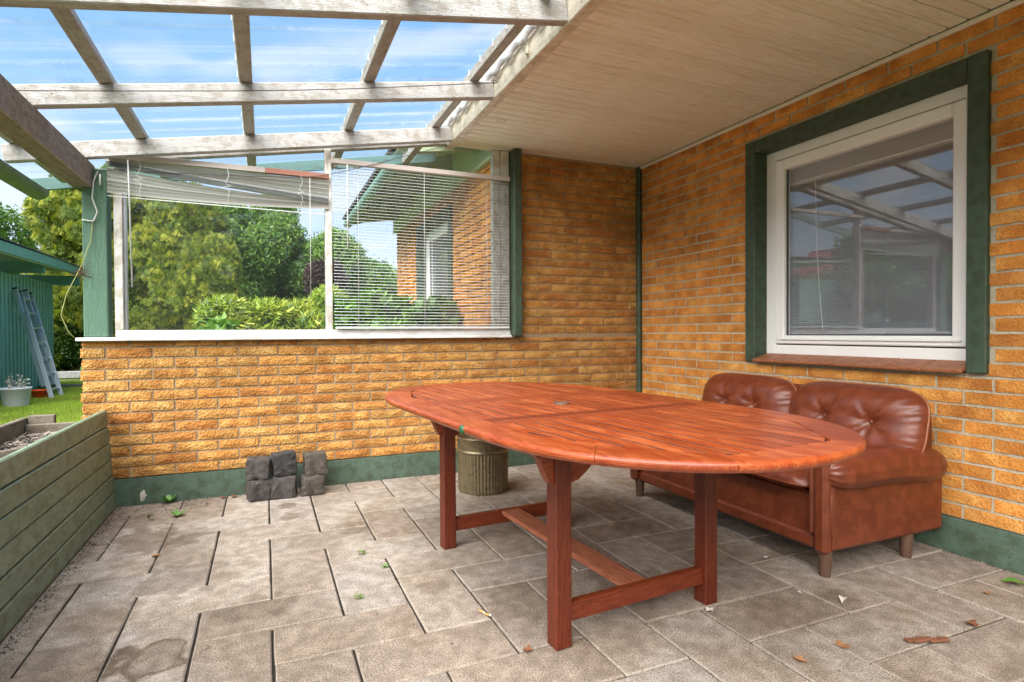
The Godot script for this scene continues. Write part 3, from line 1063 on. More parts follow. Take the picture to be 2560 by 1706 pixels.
	single("dangling_cord", tube(curve_pts([Vector3(-3.868, 2.02, 0.04), Vector3(-3.892, 1.95, 0.045), Vector3(-3.90, 1.85, 0.042), Vector3(-3.875, 1.77, 0.045), Vector3(-3.895, 1.715, 0.042), Vector3(-3.952, 1.72, 0.04)], 30), 0.0042, 7), M.cord, "white cord looping down the face of the green post", "cord")
	single("dry_tendril", tube(curve_pts([Vector3(-3.90, 1.72, 0.036), Vector3(-3.91, 1.60, 0.04), Vector3(-3.955, 1.45, 0.05), Vector3(-4.03, 1.28, 0.05), Vector3(-4.06, 1.16, 0.04), Vector3(-4.03, 1.06, 0.02), Vector3(-4.01, 1.03, 0.0)], 30), 0.0026, 6), mat("dry tendril", lin(0.36, 0.36, 0.14), 0.8), "thin yellowish tendril trailing from the green post to the sill", "tendril")
	single("dead_twigs", twigs(Vector3(-3.965, 1.40, 0.05), 9, 0.12), M.dead, "clot of dead brown twigs caught beside the green post", "twigs")
	# the green batten in the corner and the green post at the screen's end
	single("corner_batten", box(Vector3(-0.046, 0.0, 0.001), Vector3(-0.004, CEIL - 0.002, 0.046), 0.012), M.dark_green, "narrow green batten covering the inner corner of the brick walls", "batten")
	var gp := thing("wall_post", "green boxed post on the brick wall at the right end of the screen", "post", Vector3(-1.18, 1.02, 0.04))
	part("casing", box(Vector3(-1.212, 1.02, -0.012), Vector3(-1.15, CEIL - 0.002, 0.098), 0.004), M.dark_green, gp)
	part("foot_bracket", bar(Vector3(-1.20, 1.10, 0.099), Vector3(-1.165, 1.04, 0.099), 0.006, 0.012, 0.002), M.dark_green, gp)


func twigs(at: Vector3, n: int, size: float) -> ArrayMesh:
	var r := RandomNumberGenerator.new()
	r.seed = int(at.x * 1000)
	var s := st0(true)
	for i in n:
		var d := Vector3(r.randf_range(-1, 1), r.randf_range(-0.6, 0.8), r.randf_range(-1, 1)).normalized() * size * r.randf_range(0.4, 1.0)
		var p := at + Vector3(r.randf_range(-1, 1), r.randf_range(-1, 1), r.randf_range(-1, 1)) * size * 0.2
		tube_on(s, [p - d * 0.4, p + Vector3(0, 0.01, 0), p + d * 0.6], 0.0016, 5)
	return fin(s)


# ---------------------------------------------------------------- glass screen on the low wall
func head_y(x: float) -> float:
	return 2.451 + 0.171 * (x + 1.70)


func build_screen() -> void:
	var sc := thing("glass_screen", "white framed glass wind screen standing on the low brick wall", "screen", Vector3(-2.6, 1.01, -0.03))
	part("sill", box(Vector3(-3.992, 1.0075, -0.25), Vector3(-1.218, 1.0285, 0.05), 0.003), M.sill_white, sc)
	part("bottom_rail", box(Vector3(-3.80, 1.029, -0.07), Vector3(-1.216, 1.072, 0.016), 0.003), M.sill_white, sc)
	part("head_rail", bar(Vector3(-3.85, head_y(-3.85) + 0.045, -0.035), Vector3(-1.70, head_y(-1.70) + 0.045, -0.035), 0.06, 0.09, 0.003), M.beam_x, sc)
	for e in [[-3.802, -3.758, 0.012], [-2.582, -2.54, 0.014], [-1.345, -1.288, -0.01], [-1.284, -1.216, 0.0]]:
		var y1 := minf(head_y((e[0] + e[1]) * 0.5), CEIL - 0.003)
		part("upright", box(Vector3(e[0], 1.0725, -0.065), Vector3(e[1], y1, e[2]), 0.003), M.white_old, sc)
	part("pane_bead", box(Vector3(-3.7575, 1.0728, -0.05), Vector3(-3.742, head_y(-3.75) - 0.002, -0.012), 0.002), M.alu, sc)
	for e in [[-3.757, -2.583], [-2.539, -1.70], [-1.698, -1.346]]:
		var s := st0()
		var ya := head_y(e[0]) if e[0] < -1.69 else CEIL
		var yb := head_y(e[1]) if e[1] < -1.69 else CEIL
		var o := Vector3((e[0] + e[1]) / 2, 1.7, -0.03)
		var F := [Vector3(e[0], 1.0715, -0.028), Vector3(e[1], 1.0715, -0.028), Vector3(e[1], yb, -0.028), Vector3(e[0], ya, -0.028)]
		var B := []
		for p in F:
			B.append(p - Vector3(0, 0, 0.004))
		quad_out(s, F[0], F[1], F[2], F[3], o)
		quad_out(s, B[0], B[1], B[2], B[3], o)
		for k in 4:
			quad_out(s, F[k], F[(k + 1) % 4], B[(k + 1) % 4], B[k], o)
		part("pane", fin(s), M.dusty_glass, sc)


# one blind slat from a to b: a shallow curved strip that may sag between its ends
func slat(a: Vector3, b: Vector3, w: float, tilt: float, sag := 0.0, n := 1) -> ArrayMesh:
	var s := st0(true)
	var d := (b - a).normalized()
	var acr := Vector3.BACK.rotated(Vector3.RIGHT, tilt)
	var up := acr.cross(d).normalized()
	if up.y < 0:
		up = -up
	var f := func(u: float, v: float) -> Vector3:
		var p := a.lerp(b, u) - Vector3(0, sag * 4.0 * u * (1.0 - u), 0)
		return p + acr * (v - 0.5) * w + up * (0.0028 * (1.0 - pow(2.0 * v - 1.0, 2.0)))
	grid_on(s, n, 3, f)
	return fin(s)


func build_blinds() -> void:
	var b1 := thing("venetian_blind", "lowered venetian blind with open slats in the right half of the screen", "blind", Vector3(-1.92, 1.07, 0.035), "venetian blinds")
	part("headrail", box(Vector3(-2.545, 2.205, 0.016), Vector3(-1.228, 2.238, 0.055), 0.002), M.headrail, b1)
	var y := 2.188
	var k := 0
	while y > 1.10:
		var dy := rng.randf_range(-0.0015, 0.0015)
		part("slat", slat(Vector3(-2.532, y + dy, 0.036), Vector3(-1.236, y - dy + rng.randf_range(-0.001, 0.001), 0.036), 0.0255, 0.125 + rng.randf_range(-0.04, 0.04), 0.003, 4), M.slat_white, b1)
		y -= 0.0216
		k += 1
	part("bottom_rail", box(Vector3(-2.525, 1.076, 0.026), Vector3(-1.236, 1.092, 0.048), 0.003), M.slat_white, b1)
	for x in [-2.37, -1.90, -1.42]:
		for z in [0.0225, 0.0498]:
			part("ladder_cord", tube([Vector3(x, 2.205, z), Vector3(x + 0.001, 1.09, z)], 0.0011, 5), M.cord, b1)
	part("wand", tube([Vector3(-2.44, 2.20, 0.058), Vector3(-2.442, 1.62, 0.062)], 0.004, 6), M.cord, b1)

	var b2 := thing("venetian_blind", "half raised venetian blind hanging askew in the left half, rusty headrail end", "blind", Vector3(-3.2, 1.85, 0.035), "venetian blinds")
	part("headrail", box(Vector3(-3.822, 2.094, 0.016), Vector3(-2.96, 2.128, 0.055), 0.002), M.headrail, b2)
	part("rusty_headrail_end", box(Vector3(-2.959, 2.0935, 0.0155), Vector3(-2.56, 2.1275, 0.055), 0.002), M.rust, b2)
	# slats that fan out to the right
	for i in 8:
		var yr := lerpf(2.078, 1.965, i / 7.0) + rng.randf_range(-0.002, 0.002)
		var yl := lerpf(2.088, 2.078, i / 7.0)
		part("slat", slat(Vector3(-3.815, yl, 0.036), Vector3(-2.562, yr, 0.036), 0.0255, -0.85 + rng.randf_range(-0.1, 0.1), 0.008, 6), M.alu_slat, b2)
	# the tight bundle
	for i in 12:
		var t := i / 11.0
		part("bundled_slat", slat(Vector3(-3.82, 2.079 - t * 0.03, 0.037 + rng.randf_range(-0.002, 0.002)), Vector3(-2.562, 1.962 - t * 0.036, 0.037 + rng.randf_range(-0.002, 0.002)), 0.0255, 0.12, 0.006, 6), M.alu_slat, b2)
	# slats that fan out to the left
	for i in 6:
		var yl := lerpf(2.03, 1.902, i / 5.0) + rng.randf_range(-0.003, 0.003)
		var yr := lerpf(1.925, 1.905, i / 5.0)
		part("slat", slat(Vector3(-3.828, yl, 0.036), Vector3(-2.562, yr, 0.036), 0.0255, -0.95 + rng.randf_range(-0.12, 0.12), 0.018, 6), M.alu_slat, b2)
	part("bottom_rail", bar(Vector3(-3.825, 1.873, 0.036), Vector3(-2.565, 1.852, 0.036), 0.006, 0.006, 0.001), M.slat_white, b2)
	part("wand", tube([Vector3(-3.715, 2.09, 0.06), Vector3(-3.712, 1.95, 0.06), Vector3(-3.702, 1.33, 0.062)], 0.0045, 7), M.slat_white, b2)
	part("pull_cord", tube([Vector3(-2.684, 2.09, 0.058), Vector3(-2.684, 1.28, 0.058)], 0.0017, 5), M.cord, b2)
	for x in [-3.66, -3.18, -2.74]:
		var c := [Vector3(x, 2.094, 0.056), Vector3(x + 0.01, 2.05, 0.06), Vector3(x - 0.012, 2.0, 0.06), Vector3(x + 0.02, 1.985, 0.064), Vector3(x - 0.03, 1.975, 0.066), Vector3(x + 0.012, 1.955, 0.066), Vector3(x, 1.90, 0.06), Vector3(x + 0.002, 1.865, 0.05)]
		part("ladder_cord", tube(curve_pts(c, 24), 0.0013, 5), M.cord, b2)


# ---------------------------------------------------------------- paving
func build_terrace() -> void:
	var base := structure("terrace", box(Vector3(-3.84, -0.06, -0.004), Vector3(0.02, -0.010, 6.0), 0.001), M.soil, "terrace of grey concrete pavers laid in herringbone")
	var u := 0.247
	var X0 := -3.70
	var Zz := 0.47
	for j in range(-3, 23):
		for i in range(-2, 18):
			var k := posmod(i - j + 3, 4)
			var r := Rect2()
			if k == 0:
				r = Rect2(X0 + i * u, Zz + j * u, 2 * u, u)
			elif k == 3:
				r = Rect2(X0 + i * u, Zz + j * u, u, 2 * u)
			else:
				continue
			r = r.intersection(Rect2(-3.825, 0.002, 3.82, 5.95))
			if r.size.x < 0.03 or r.size.y < 0.03:
				continue
			var g := rng.randf_range(0.002, 0.0042)
			r = r.grow(-g)
			var mid := r.get_center()
			var hw := r.size * 0.5
			var s := st0()
			var c := 0.005
			# worn outline: sixteen points round, nudged
			var ring := []
			for side in 4:
				for t in 4:
					var f := t / 4.0
					var p := Vector2.ZERO
					match side:
						0: p = Vector2(lerpf(-1, 1, f) * hw.x, -hw.y)
						1: p = Vector2(hw.x, lerpf(-1, 1, f) * hw.y)
						2: p = Vector2(lerpf(1, -1, f) * hw.x, hw.y)
						3: p = Vector2(-hw.x, lerpf(1, -1, f) * hw.y)
					if t == 0:
						p *= Vector2(1.0 - rng.randf_range(0.004, 0.018) * 0.1 / hw.x, 1.0 - rng.randf_range(0.004, 0.018) * 0.1 / hw.y)
					else:
						p -= p.normalized() * rng.randf_range(-0.0008, 0.0014)
					ring.append(p)
			prism_on(s, ring, -0.05, 0.0, c)
			var tilt := Basis(Vector3.RIGHT, rng.randf_range(-0.004, 0.004)) * Basis(Vector3.BACK, rng.randf_range(-0.004, 0.004))
			part("paver", fin(s), M.pavers[rng.randi() % M.pavers.size()], base, Transform3D(tilt, Vector3(mid.x, rng.randf_range(-0.0015, 0.0008), mid.y)))


# ---------------------------------------------------------------- planter
func build_planter() -> void:
	var pl := thing("planter", "long raised planter box of sage green boards along the terrace edge", "planter", Vector3(-4.0, 0, 2.0))
	var lean := 0.045
	var xf := func(y: float) -> float: return -3.806 - lean * y / 0.6
	for i in 6:
		var y0 := 0.004 + i * 0.0985
		var y1 := y0 + (0.0945 if i < 5 else 0.0975)
		var o := rng.randf_range(-0.0015, 0.0015)
		var s := st0()
		var a := Vector3(xf.call((y0 + y1) / 2) - 0.014 + o, (y0 + y1) / 2, 0.012 + rng.randf_range(0, 0.004))
		var b := Vector3(a.x, a.y, 4.4)
		bar_on(s, a, b, 0.028, y1 - y0, 0.006, Vector3(-lean / 0.6, 1, 0).normalized())
		part("front_board", fin(s), M.sage[i % 3], pl)
	part("back_lining", bar(Vector3(-3.868, 0.28, 0.02), Vector3(-3.868, 0.28, 4.4), 0.01, 0.52, 0.001), M.old_wood, pl)
	part("back_board", bar(Vector3(-4.20, 0.30, 0.16), Vector3(-4.20, 0.30, 4.4), 0.03, 0.58, 0.004), M.old_wood, pl)
	part("end_board", box(Vector3(-4.184, 0.0, 0.19), Vector3(-3.875, 0.555, 0.218), 0.004), M.old_wood, pl)
	part("corner_stake", box(Vector3(-4.18, 0.0, 0.150), Vector3(-4.06, 0.60, 0.186), 0.004), M.old_wood, pl)
	part("divider", bar(Vector3(-4.184, 0.47, 1.08), Vector3(-3.876, 0.50, 0.92), 0.022, 0.12, 0.003), M.old_wood, pl)
	part("soil", box(Vector3(-4.184, 0.02, 0.219), Vector3(-3.874, 0.50, 4.38), 0.004), M.soil, pl)
	# wood chips on the soil
	var s2 := st0()
	cbox(s2, Vector3(-0.016, -0.002, -0.005), Vector3(0.016, 0.002, 0.005), 0.001)
	var mm := MultiMesh.new()
	mm.transform_format = MultiMesh.TRANSFORM_3D
	mm.use_colors = true
	mm.mesh = fin(s2)
	mm.instance_count = 1500
	for i in 1500:
		var p := Vector3(rng.randf_range(-4.17, -3.885), 0.503 + rng.randf_range(-0.003, 0.012), rng.randf_range(0.24, 2.6))
		var bs := Basis.from_euler(Vector3(rng.randf_range(-0.5, 0.5), rng.randf_range(0, TAU), rng.randf_range(-0.5, 0.5))) * Basis.from_scale(Vector3.ONE * rng.randf_range(0.4, 1.3))
		mm.set_instance_transform(i, Transform3D(bs, p))
		var v := rng.randf_range(0.10, 0.34)
		mm.set_instance_color(i, Color(v, v * 0.82, v * 0.68))
	var chips := MultiMeshInstance3D.new()
	chips.name = "wood_chips"
	chips.multimesh = mm
	var cm := mat("wood chip", Color.WHITE, 0.95)
	cm.vertex_color_use_as_albedo = true
	chips.material_override = cm
	pl.add_child(chips)
	chips.position = -pl.position
	chips.set_meta("kind", "stuff")


# ---------------------------------------------------------------- table
func hw_at(z: float) -> float:
	var a := absf(z)
	if a <= 0.46:
		return 0.612
	var t := clampf((a - 0.46) / 0.765, 0.0, 1.0)
	return 0.612 * pow(1.0 - pow(t, 2.15), 1.0 / 2.15)


func build_table() -> void:
	var tb := thing("garden_table", "oval slatted hardwood garden table with reddish worn finish", "table", Vector3(-1.785, 0, 1.93))
	tb.rotation.y = 0.082
	var Y1 := 0.735
	var Y0 := 0.706
	var inner := [Vector2(0.50, 0.372), Vector2(0.485, 0.60), Vector2(0.41, 0.84), Vector2(0.20, 1.105)]
	var in_x := func(z: float) -> float:   # half width of the slatted field at depth z
		for k in inner.size() - 1:
			if z <= inner[k + 1].y:
				return lerpf(inner[k].x, inner[k + 1].x, (z - inner[k].y) / (inner[k + 1].y - inner[k].y))
		return 0.20
	var in_z := func(x: float) -> float:
		var a := absf(x)
		if a <= 0.20:
			return 1.105
		for k in inner.size() - 1:
			if a >= inner[k + 1].x:
				return lerpf(inner[k].y, inner[k + 1].y, (a - inner[k].x) / (inner[k + 1].x - inner[k].x))
		return 1.105
	# the outline, as a polyline of the near half from right to left
	var outline := []
	var N := 64
	for i in N + 1:
		var t := float(i) / N
		var z := 0.0
		var x := 0.0
		var ang := PI * t
		# superellipse parametrised by angle on the curved part, straight before and after
		x = signf(cos(ang)) * pow(absf(cos(ang)), 2.0 / 2.15) * 0.612
		z = 0.46 + pow(absf(sin(ang)), 2.0 / 2.15) * 0.765
		outline.append(Vector2(x, z))
	outline[0].y = 0.46
	outline[N].y = 0.46
	outline.push_front(Vector2(0.612, 0.3045))
	outline.push_back(Vector2(-0.612, 0.3045))
	# matching points on the inner field
	var inn := []
	for p in outline:
		var q: Vector2 = p
		var dir := q - Vector2(0, 0.30)
		if q.y < 0.373:
			inn.append(Vector2(signf(q.x) * 0.50, 0.3045))
			continue
		# march along the ray from the field's middle to the polygon
		var lo := 0.0
		var hi := 1.0
		for it in 22:
			var m := (lo + hi) * 0.5
			var c := Vector2(0, 0.30) + dir * m
			var inside: bool = c.y <= 1.105 and absf(c.x) <= (in_x.call(maxf(c.y, 0.372)) as float)
			if inside:
				lo = m
			else:
				hi = m
		inn.append(Vector2(0, 0.30) + dir * lo)
	var cuts := [0, 14, 25, 41, 52, outline.size() - 1]
	for end in [1.0, -1.0]:
		for c in cuts.size() - 1:
			var s := st0()
			border_on(s, outline, inn, cuts[c], cuts[c + 1], end, Y0, Y1, c > 0, c < cuts.size() - 2)
			part("border", fin(s), M.wood[(c + (0 if end > 0 else 2)) % 4], tb, Transform3D.IDENTITY)
	# leaf borders
	for sx in [1.0, -1.0]:
		var s := st0()
		var o2 := [Vector2(0.612, -0.3035), Vector2(0.612, 0.3035)]
		var i2 := [Vector2(0.50, -0.3035), Vector2(0.50, 0.3035)]
		if sx < 0:
			o2 = [Vector2(-0.612, 0.3035), Vector2(-0.612, -0.3035)]
			i2 = [Vector2(-0.50, 0.3035), Vector2(-0.50, -0.3035)]
		border_on(s, o2, i2, 0, 1, 1.0, Y0, Y1, false, false)
		part("border", fin(s), M.wood[1 if sx > 0 else 0], tb, Transform3D.IDENTITY)
	# rails along the two joints
	for e in [[-0.371, -0.3045], [-0.3035, -0.238], [0.238, 0.3035], [0.3045, 0.371]]:
		part("rail", box(Vector3(-0.4985, Y0, e[0]), Vector3(0.4985, Y1 - 0.0006, e[1]), 0.0015), M.wood_x[rng.randi() % 2], tb, Transform3D.IDENTITY)
	# slats
	var ns := 15
	var pw := 0.997 / ns
	for i in ns:
		var xa := -0.4985 + i * pw + 0.0044
		var xb := -0.4985 + (i + 1) * pw - 0.0044
		var s := st0()
		prism_on(s, [Vector2(xa, -0.2375), Vector2(xb, -0.2375), Vector2(xb, 0.2375), Vector2(xa, 0.2375)], Y0, Y1 - 0.0003 + rng.randf_range(-0.0001, 0.0001), 0.0004)
		part("slat", fin(s), M.wood[rng.randi() % 4], tb, Transform3D.IDENTITY)
		for end in [1.0, -1.0]:
			var za: float = minf(in_z.call(xa), 1.105) - 0.003
			var zb: float = minf(in_z.call(xb), 1.105) - 0.003
			if minf(za, zb) < 0.40:
				continue
			s = st0()
			prism_on(s, [Vector2(xa, 0.3715 * end), Vector2(xb, 0.3715 * end), Vector2(xb, zb * end), Vector2(xa, za * end)], Y0, Y1 - 0.0003 + rng.randf_range(-0.0001, 0.0001), 0.0004)
			part("slat", fin(s), M.wood[rng.randi() % 4], tb, Transform3D.IDENTITY)
	# black dirt packed in the grooves
	s_dirt(tb, Y0, Y1)
	# bare worn patch is in the finish; the umbrella hole has a dark cover
	part("hole_cover", lathe([Vector2(0.0, 0.004), Vector2(0.024, 0.004), Vector2(0.026, 0.007), Vector2(0.034, 0.007), Vector2(0.037, 0.003), Vector2(0.037, -0.002)], 28, Vector3(0.0, Y1, 0.0)), M.wood_dark, tb, Transform3D.IDENTITY)
	part("end_cap", lathe([Vector2(0.0, 0.006), Vector2(0.013, 0.005), Vector2(0.0155, 0.002), Vector2(0.0155, -0.004)], 20, Vector3.ZERO), M.cap_green, tb, Transform3D(Basis(Vector3.BACK, PI / 2), Vector3(-0.612, 0.7205, 0.335)))
	# legs and under-frame
	for sx in [-1.0, 1.0]:
		for sz in [-1.0, 1.0]:
			var x: float = 0.335 * sx
			var z: float = 0.505 * sz
			part("leg", box(Vector3(x - 0.031, 0.0, z - 0.031), Vector3(x + 0.031, Y0 - 0.001, z + 0.031), 0.004), M.wood_y, tb, Transform3D.IDENTITY)
			# scalloped brackets under the top, both sides of each leg
			for e in [[-sx, 0.20], [sx, 0.085]]:
				var br := []
				var L: float = e[1]
				for q in [Vector2(0, 0.0), Vector2(1.0, 0.0), Vector2(1.0, -0.020), Vector2(0.86, -0.026), Vector2(0.74, -0.040), Vector2(0.62, -0.042), Vector2(0.52, -0.056), Vector2(0.34, -0.078), Vector2(0.16, -0.094), Vector2(0.0, -0.098)]:
					br.append(Vector2(q.x * L, q.y * 1.62))
				var s := st0()
				var base := Vector3(x + e[0] * 0.0312, Y0 - 0.002, z)
				var zc := 0.020
				for k in range(1, br.size() - 1):
					for fz in [-zc, zc]:
						tri_out(s, base + Vector3(e[0] * br[0].x, br[0].y, fz), base + Vector3(e[0] * br[k].x, br[k].y, fz), base + Vector3(e[0] * br[k + 1].x, br[k + 1].y, fz), base + Vector3(e[0] * 0.03, -0.03, 0))
				for k in br.size():
					var A: Vector2 = br[k]
					var B: Vector2 = br[(k + 1) % br.size()]
					quad_out(s, base + Vector3(e[0] * A.x, A.y, -zc), base + Vector3(e[0] * B.x, B.y, -zc), base + Vector3(e[0] * B.x, B.y, zc), base + Vector3(e[0] * A.x, A.y, zc), base + Vector3(e[0] * 0.03, -0.03, 0))
				part("bracket", fin(s), M.wood_x[0], tb, Transform3D.IDENTITY)
	for sx in [-1.0, 1.0]:
		part("apron", box(Vector3(0.335 * sx - 0.012, Y0 - 0.062, -0.474), Vector3(0.335 * sx + 0.012, Y0 - 0.001, 0.474), 0.002), M.wood_z_dark, tb, Transform3D.IDENTITY)
	for sz in [-1.0, 1.0]:
		part("end_stretcher", box(Vector3(-0.3035, 0.078, 0.505 * sz - 0.016), Vector3(0.3035, 0.142, 0.505 * sz + 0.016), 0.003), M.wood_x[1], tb, Transform3D.IDENTITY)
	# long stretcher, a flat plank with the parasol hole through it
	var s := st0()
	var R := 0.024
	var ring := []
	for k in 24:
		var a := TAU * k / 24
		ring.append(Vector2(cos(a), sin(a)))
	var ya := 0.1195
	var yb := 0.1408
	for k in 24:
		var A: Vector2 = ring[k]
		var B: Vector2 = ring[(k + 1) % 24]
		var oa := A * (0.049 / maxf(absf(A.x), absf(A.y)))
		var ob := B * (0.049 / maxf(absf(B.x), absf(B.y)))
		for e in [[ya, false], [yb, true]]:
			var q := [Vector3(A.x * R, e[0], A.y * R), Vector3(oa.x, e[0], oa.y), Vector3(ob.x, e[0], ob.y), Vector3(B.x * R, e[0], B.y * R)]
			if e[1]:
				quad(s, q[3], q[2], q[1], q[0])
			else:
				quad(s, q[0], q[1], q[2], q[3])
		quad(s, Vector3(A.x * R, ya, A.y * R), Vector3(B.x * R, ya, B.y * R), Vector3(B.x * R, yb, B.y * R), Vector3(A.x * R, yb, A.y * R))
	cbox(s, Vector3(-0.049, ya, -0.4885), Vector3(0.049, yb, -0.049), 0.0015)
	cbox(s, Vector3(-0.049, ya, 0.049), Vector3(0.049, yb, 0.4885), 0.0015)
	for sx in [-1.0, 1.0]:
		quad_out(s, Vector3(0.049 * sx, ya, -0.05), Vector3(0.049 * sx, ya, 0.05), Vector3(0.049 * sx, yb, 0.05), Vector3(0.049 * sx, yb, -0.05), Vector3(0, 0.15, 0))
	part("long_stretcher", fin(s), M.wood_dusty, tb, Transform3D.IDENTITY)


# one piece of the table's border between outline points i0..i1, rounded along its outer edge
func border_on(s: SurfaceTool, outl: Array, inn: Array, i0: int, i1: int, end: float, y0: float, y1: float, gap0: bool, gap1: bool) -> void:
	var prof := [Vector2(1.0, 0.0)]   # (inset from the outer edge, drop from the top) from the inner field outwards
	var steps := [[0.014, 0.0], [0.008, 0.0012], [0.0035, 0.0045], [0.0008, 0.0085], [0.0, 0.013], [0.001, 0.019], [0.005, 0.0245], [0.010, 0.029]]
	var rows := []
	for i in range(i0, i1 + 1):
		var o: Vector2 = outl[i]
		var n: Vector2 = inn[i]
		if i == i0 and gap0:
			var t2: Vector2 = (outl[i + 1] - o).normalized() * 0.0007
			o += t2
			n += t2
		if i == i1 and gap1:
			var t3: Vector2 = (outl[i - 1] - o).normalized() * 0.0007
			o += t3
			n += t3
		var d := (n - o).normalized()
		var row := [Vector3(n.x, y0, n.y * end), Vector3(n.x, y1, n.y * end)]
		for e in steps:
			var p: Vector2 = o + d * float(e[0])
			row.append(Vector3(p.x, y1 - e[1], p.y * end))
		rows.append(row)
	for k in rows.size() - 1:
		var A: Array = rows[k]
		var B: Array = rows[k + 1]
		for j in A.size():
			var j1 := (j + 1) % A.size()
			if end > 0:
				quad(s, A[j], B[j], B[j1], A[j1])
			else:
				quad(s, A[j], A[j1], B[j1], B[j])
	for q in [0, rows.size() - 1]:
		var R: Array = rows[q]
		var o3: Vector3 = rows[mini(1, rows.size() - 1) if q == 0 else maxi(0, rows.size() - 2)][3]
		for j in range(1, R.size() - 1):
			tri_out(s, R[0], R[j], R[j + 1], o3)


func s_dirt(tb: Node3D, y0: float, y1: float) -> void:
	var top := y1 - 0.0009
	part("groove_dirt", box(Vector3(-0.4975, y0 + 0.002, -0.236), Vector3(0.4975, top, 0.236), 0.0005), M.groove, tb, Transform3D.IDENTITY)
	for end in [1.0, -1.0]:
		var s := st0()
		var poly := []
		for q in [Vector2(0.488, 0.373), Vector2(0.474, 0.60), Vector2(0.40, 0.83), Vector2(0.192, 1.095), Vector2(-0.192, 1.095), Vector2(-0.40, 0.83), Vector2(-0.474, 0.60), Vector2(-0.488, 0.373)]:
			poly.append(Vector2(q.x, q.y * end))
		prism_on(s, poly, y0 + 0.002, top, 0.0)
		part("groove_dirt", fin(s), M.groove, tb, Transform3D.IDENTITY)


# ---------------------------------------------------------------- sofa
# a stuffed cushion: c = centre, e = half sizes; axis n (0 = faces -x, 1 = faces up); dents = [[point, depth, reach], ...]
func cushion(c: Vector3, e: Vector3, axis: int, bulge: float, back: float, power: float, dents: Array, lean := 0.0, seed_ := 1) -> ArrayMesh:
	var s := st0(true)
	var ns := FastNoiseLite.new()
	ns.seed = seed_
	ns.frequency = 5.0
	var f := func(u: float, v: float, front: bool) -> Vector3:
		var a := 2.0 * u - 1.0
		var b := 2.0 * v - 1.0
		# crowd the samples towards the rim, then round the corners
		a = signf(a) * pow(absf(a), 0.8)
		b = signf(b) * pow(absf(b), 0.8)
		var m := maxf(absf(a), absf(b))
		if m > 0.0:
			var k := m / pow(pow(absf(a), power) + pow(absf(b), power), 1.0 / power)
			a *= lerpf(1.0, k, m * m)
			b *= lerpf(1.0, k, m * m)
		var rim := clampf(pow(pow(absf(a), power) + pow(absf(b), power), 1.0 / power), 0.0, 1.0)
		var t := pow(1.0 - pow(rim, 3.2), 0.55)
		var p := Vector3.ZERO
		if axis == 0:
			p = Vector3(0, b * e.y, a * e.z)
		else:
			p = Vector3(a * e.x, 0, b * e.z)
		var d := t * (bulge if front else -back)
		if front:
			d += ns.get_noise_3d(p.x * 0.6, p.y * 0.6, p.z * 0.6) * 0.006 * t
			for q in dents:
				var w: Vector3 = p - (q[0] - c)
				if axis == 0:
					w.x = 0.0
				else:
					w.y = 0.0
				var r := w.length()
				var th := atan2(w.y + (w.x if axis == 1 else 0.0), w.z)
				d -= float(q[1]) * exp(-pow(r / float(q[2]), 1.15))
				d += 0.010 * cos(7.0 * th + float(seed_)) * exp(-r / 0.095) * smoothstep(0.008, 0.03, r) * t
				d += 0.006 * cos(12.0 * th + 2.0 * float(seed_)) * exp(-r / 0.05) * smoothstep(0.008, 0.03, r) * t
			# pleats running in from the seam
			d += 0.0025 * sin(atan2(b, a) * 34.0) * smoothstep(0.72, 0.97, rim)
		if axis == 0:
			p.x = -d + lean * (p.y + e.y) / (2.0 * e.y)
		else:
			p.y = d
		return c + p
	grid_on(s, 60, 44, f.bind(true), axis == 0)
	grid_on(s, 24, 20, f.bind(false), axis != 0)
	return fin(s)


func seam(c: Vector3, e: Vector3, axis: int, power: float, lean := 0.0) -> ArrayMesh:
	var pts := []
	for k in 72:
		var a := TAU * k / 72
		var q := Vector2(cos(a), sin(a))
		q /= pow(pow(absf(q.x), power) + pow(absf(q.y), power), 1.0 / power)
		if axis == 0:
			pts.append(c + Vector3(lean * (q.y + 1.0) / 2.0, q.y * e.y, q.x * e.z))
		else:
			pts.append(c + Vector3(q.x * e.x, 0, q.y * e.z))
	return tube(pts, 0.0052, 7, true)


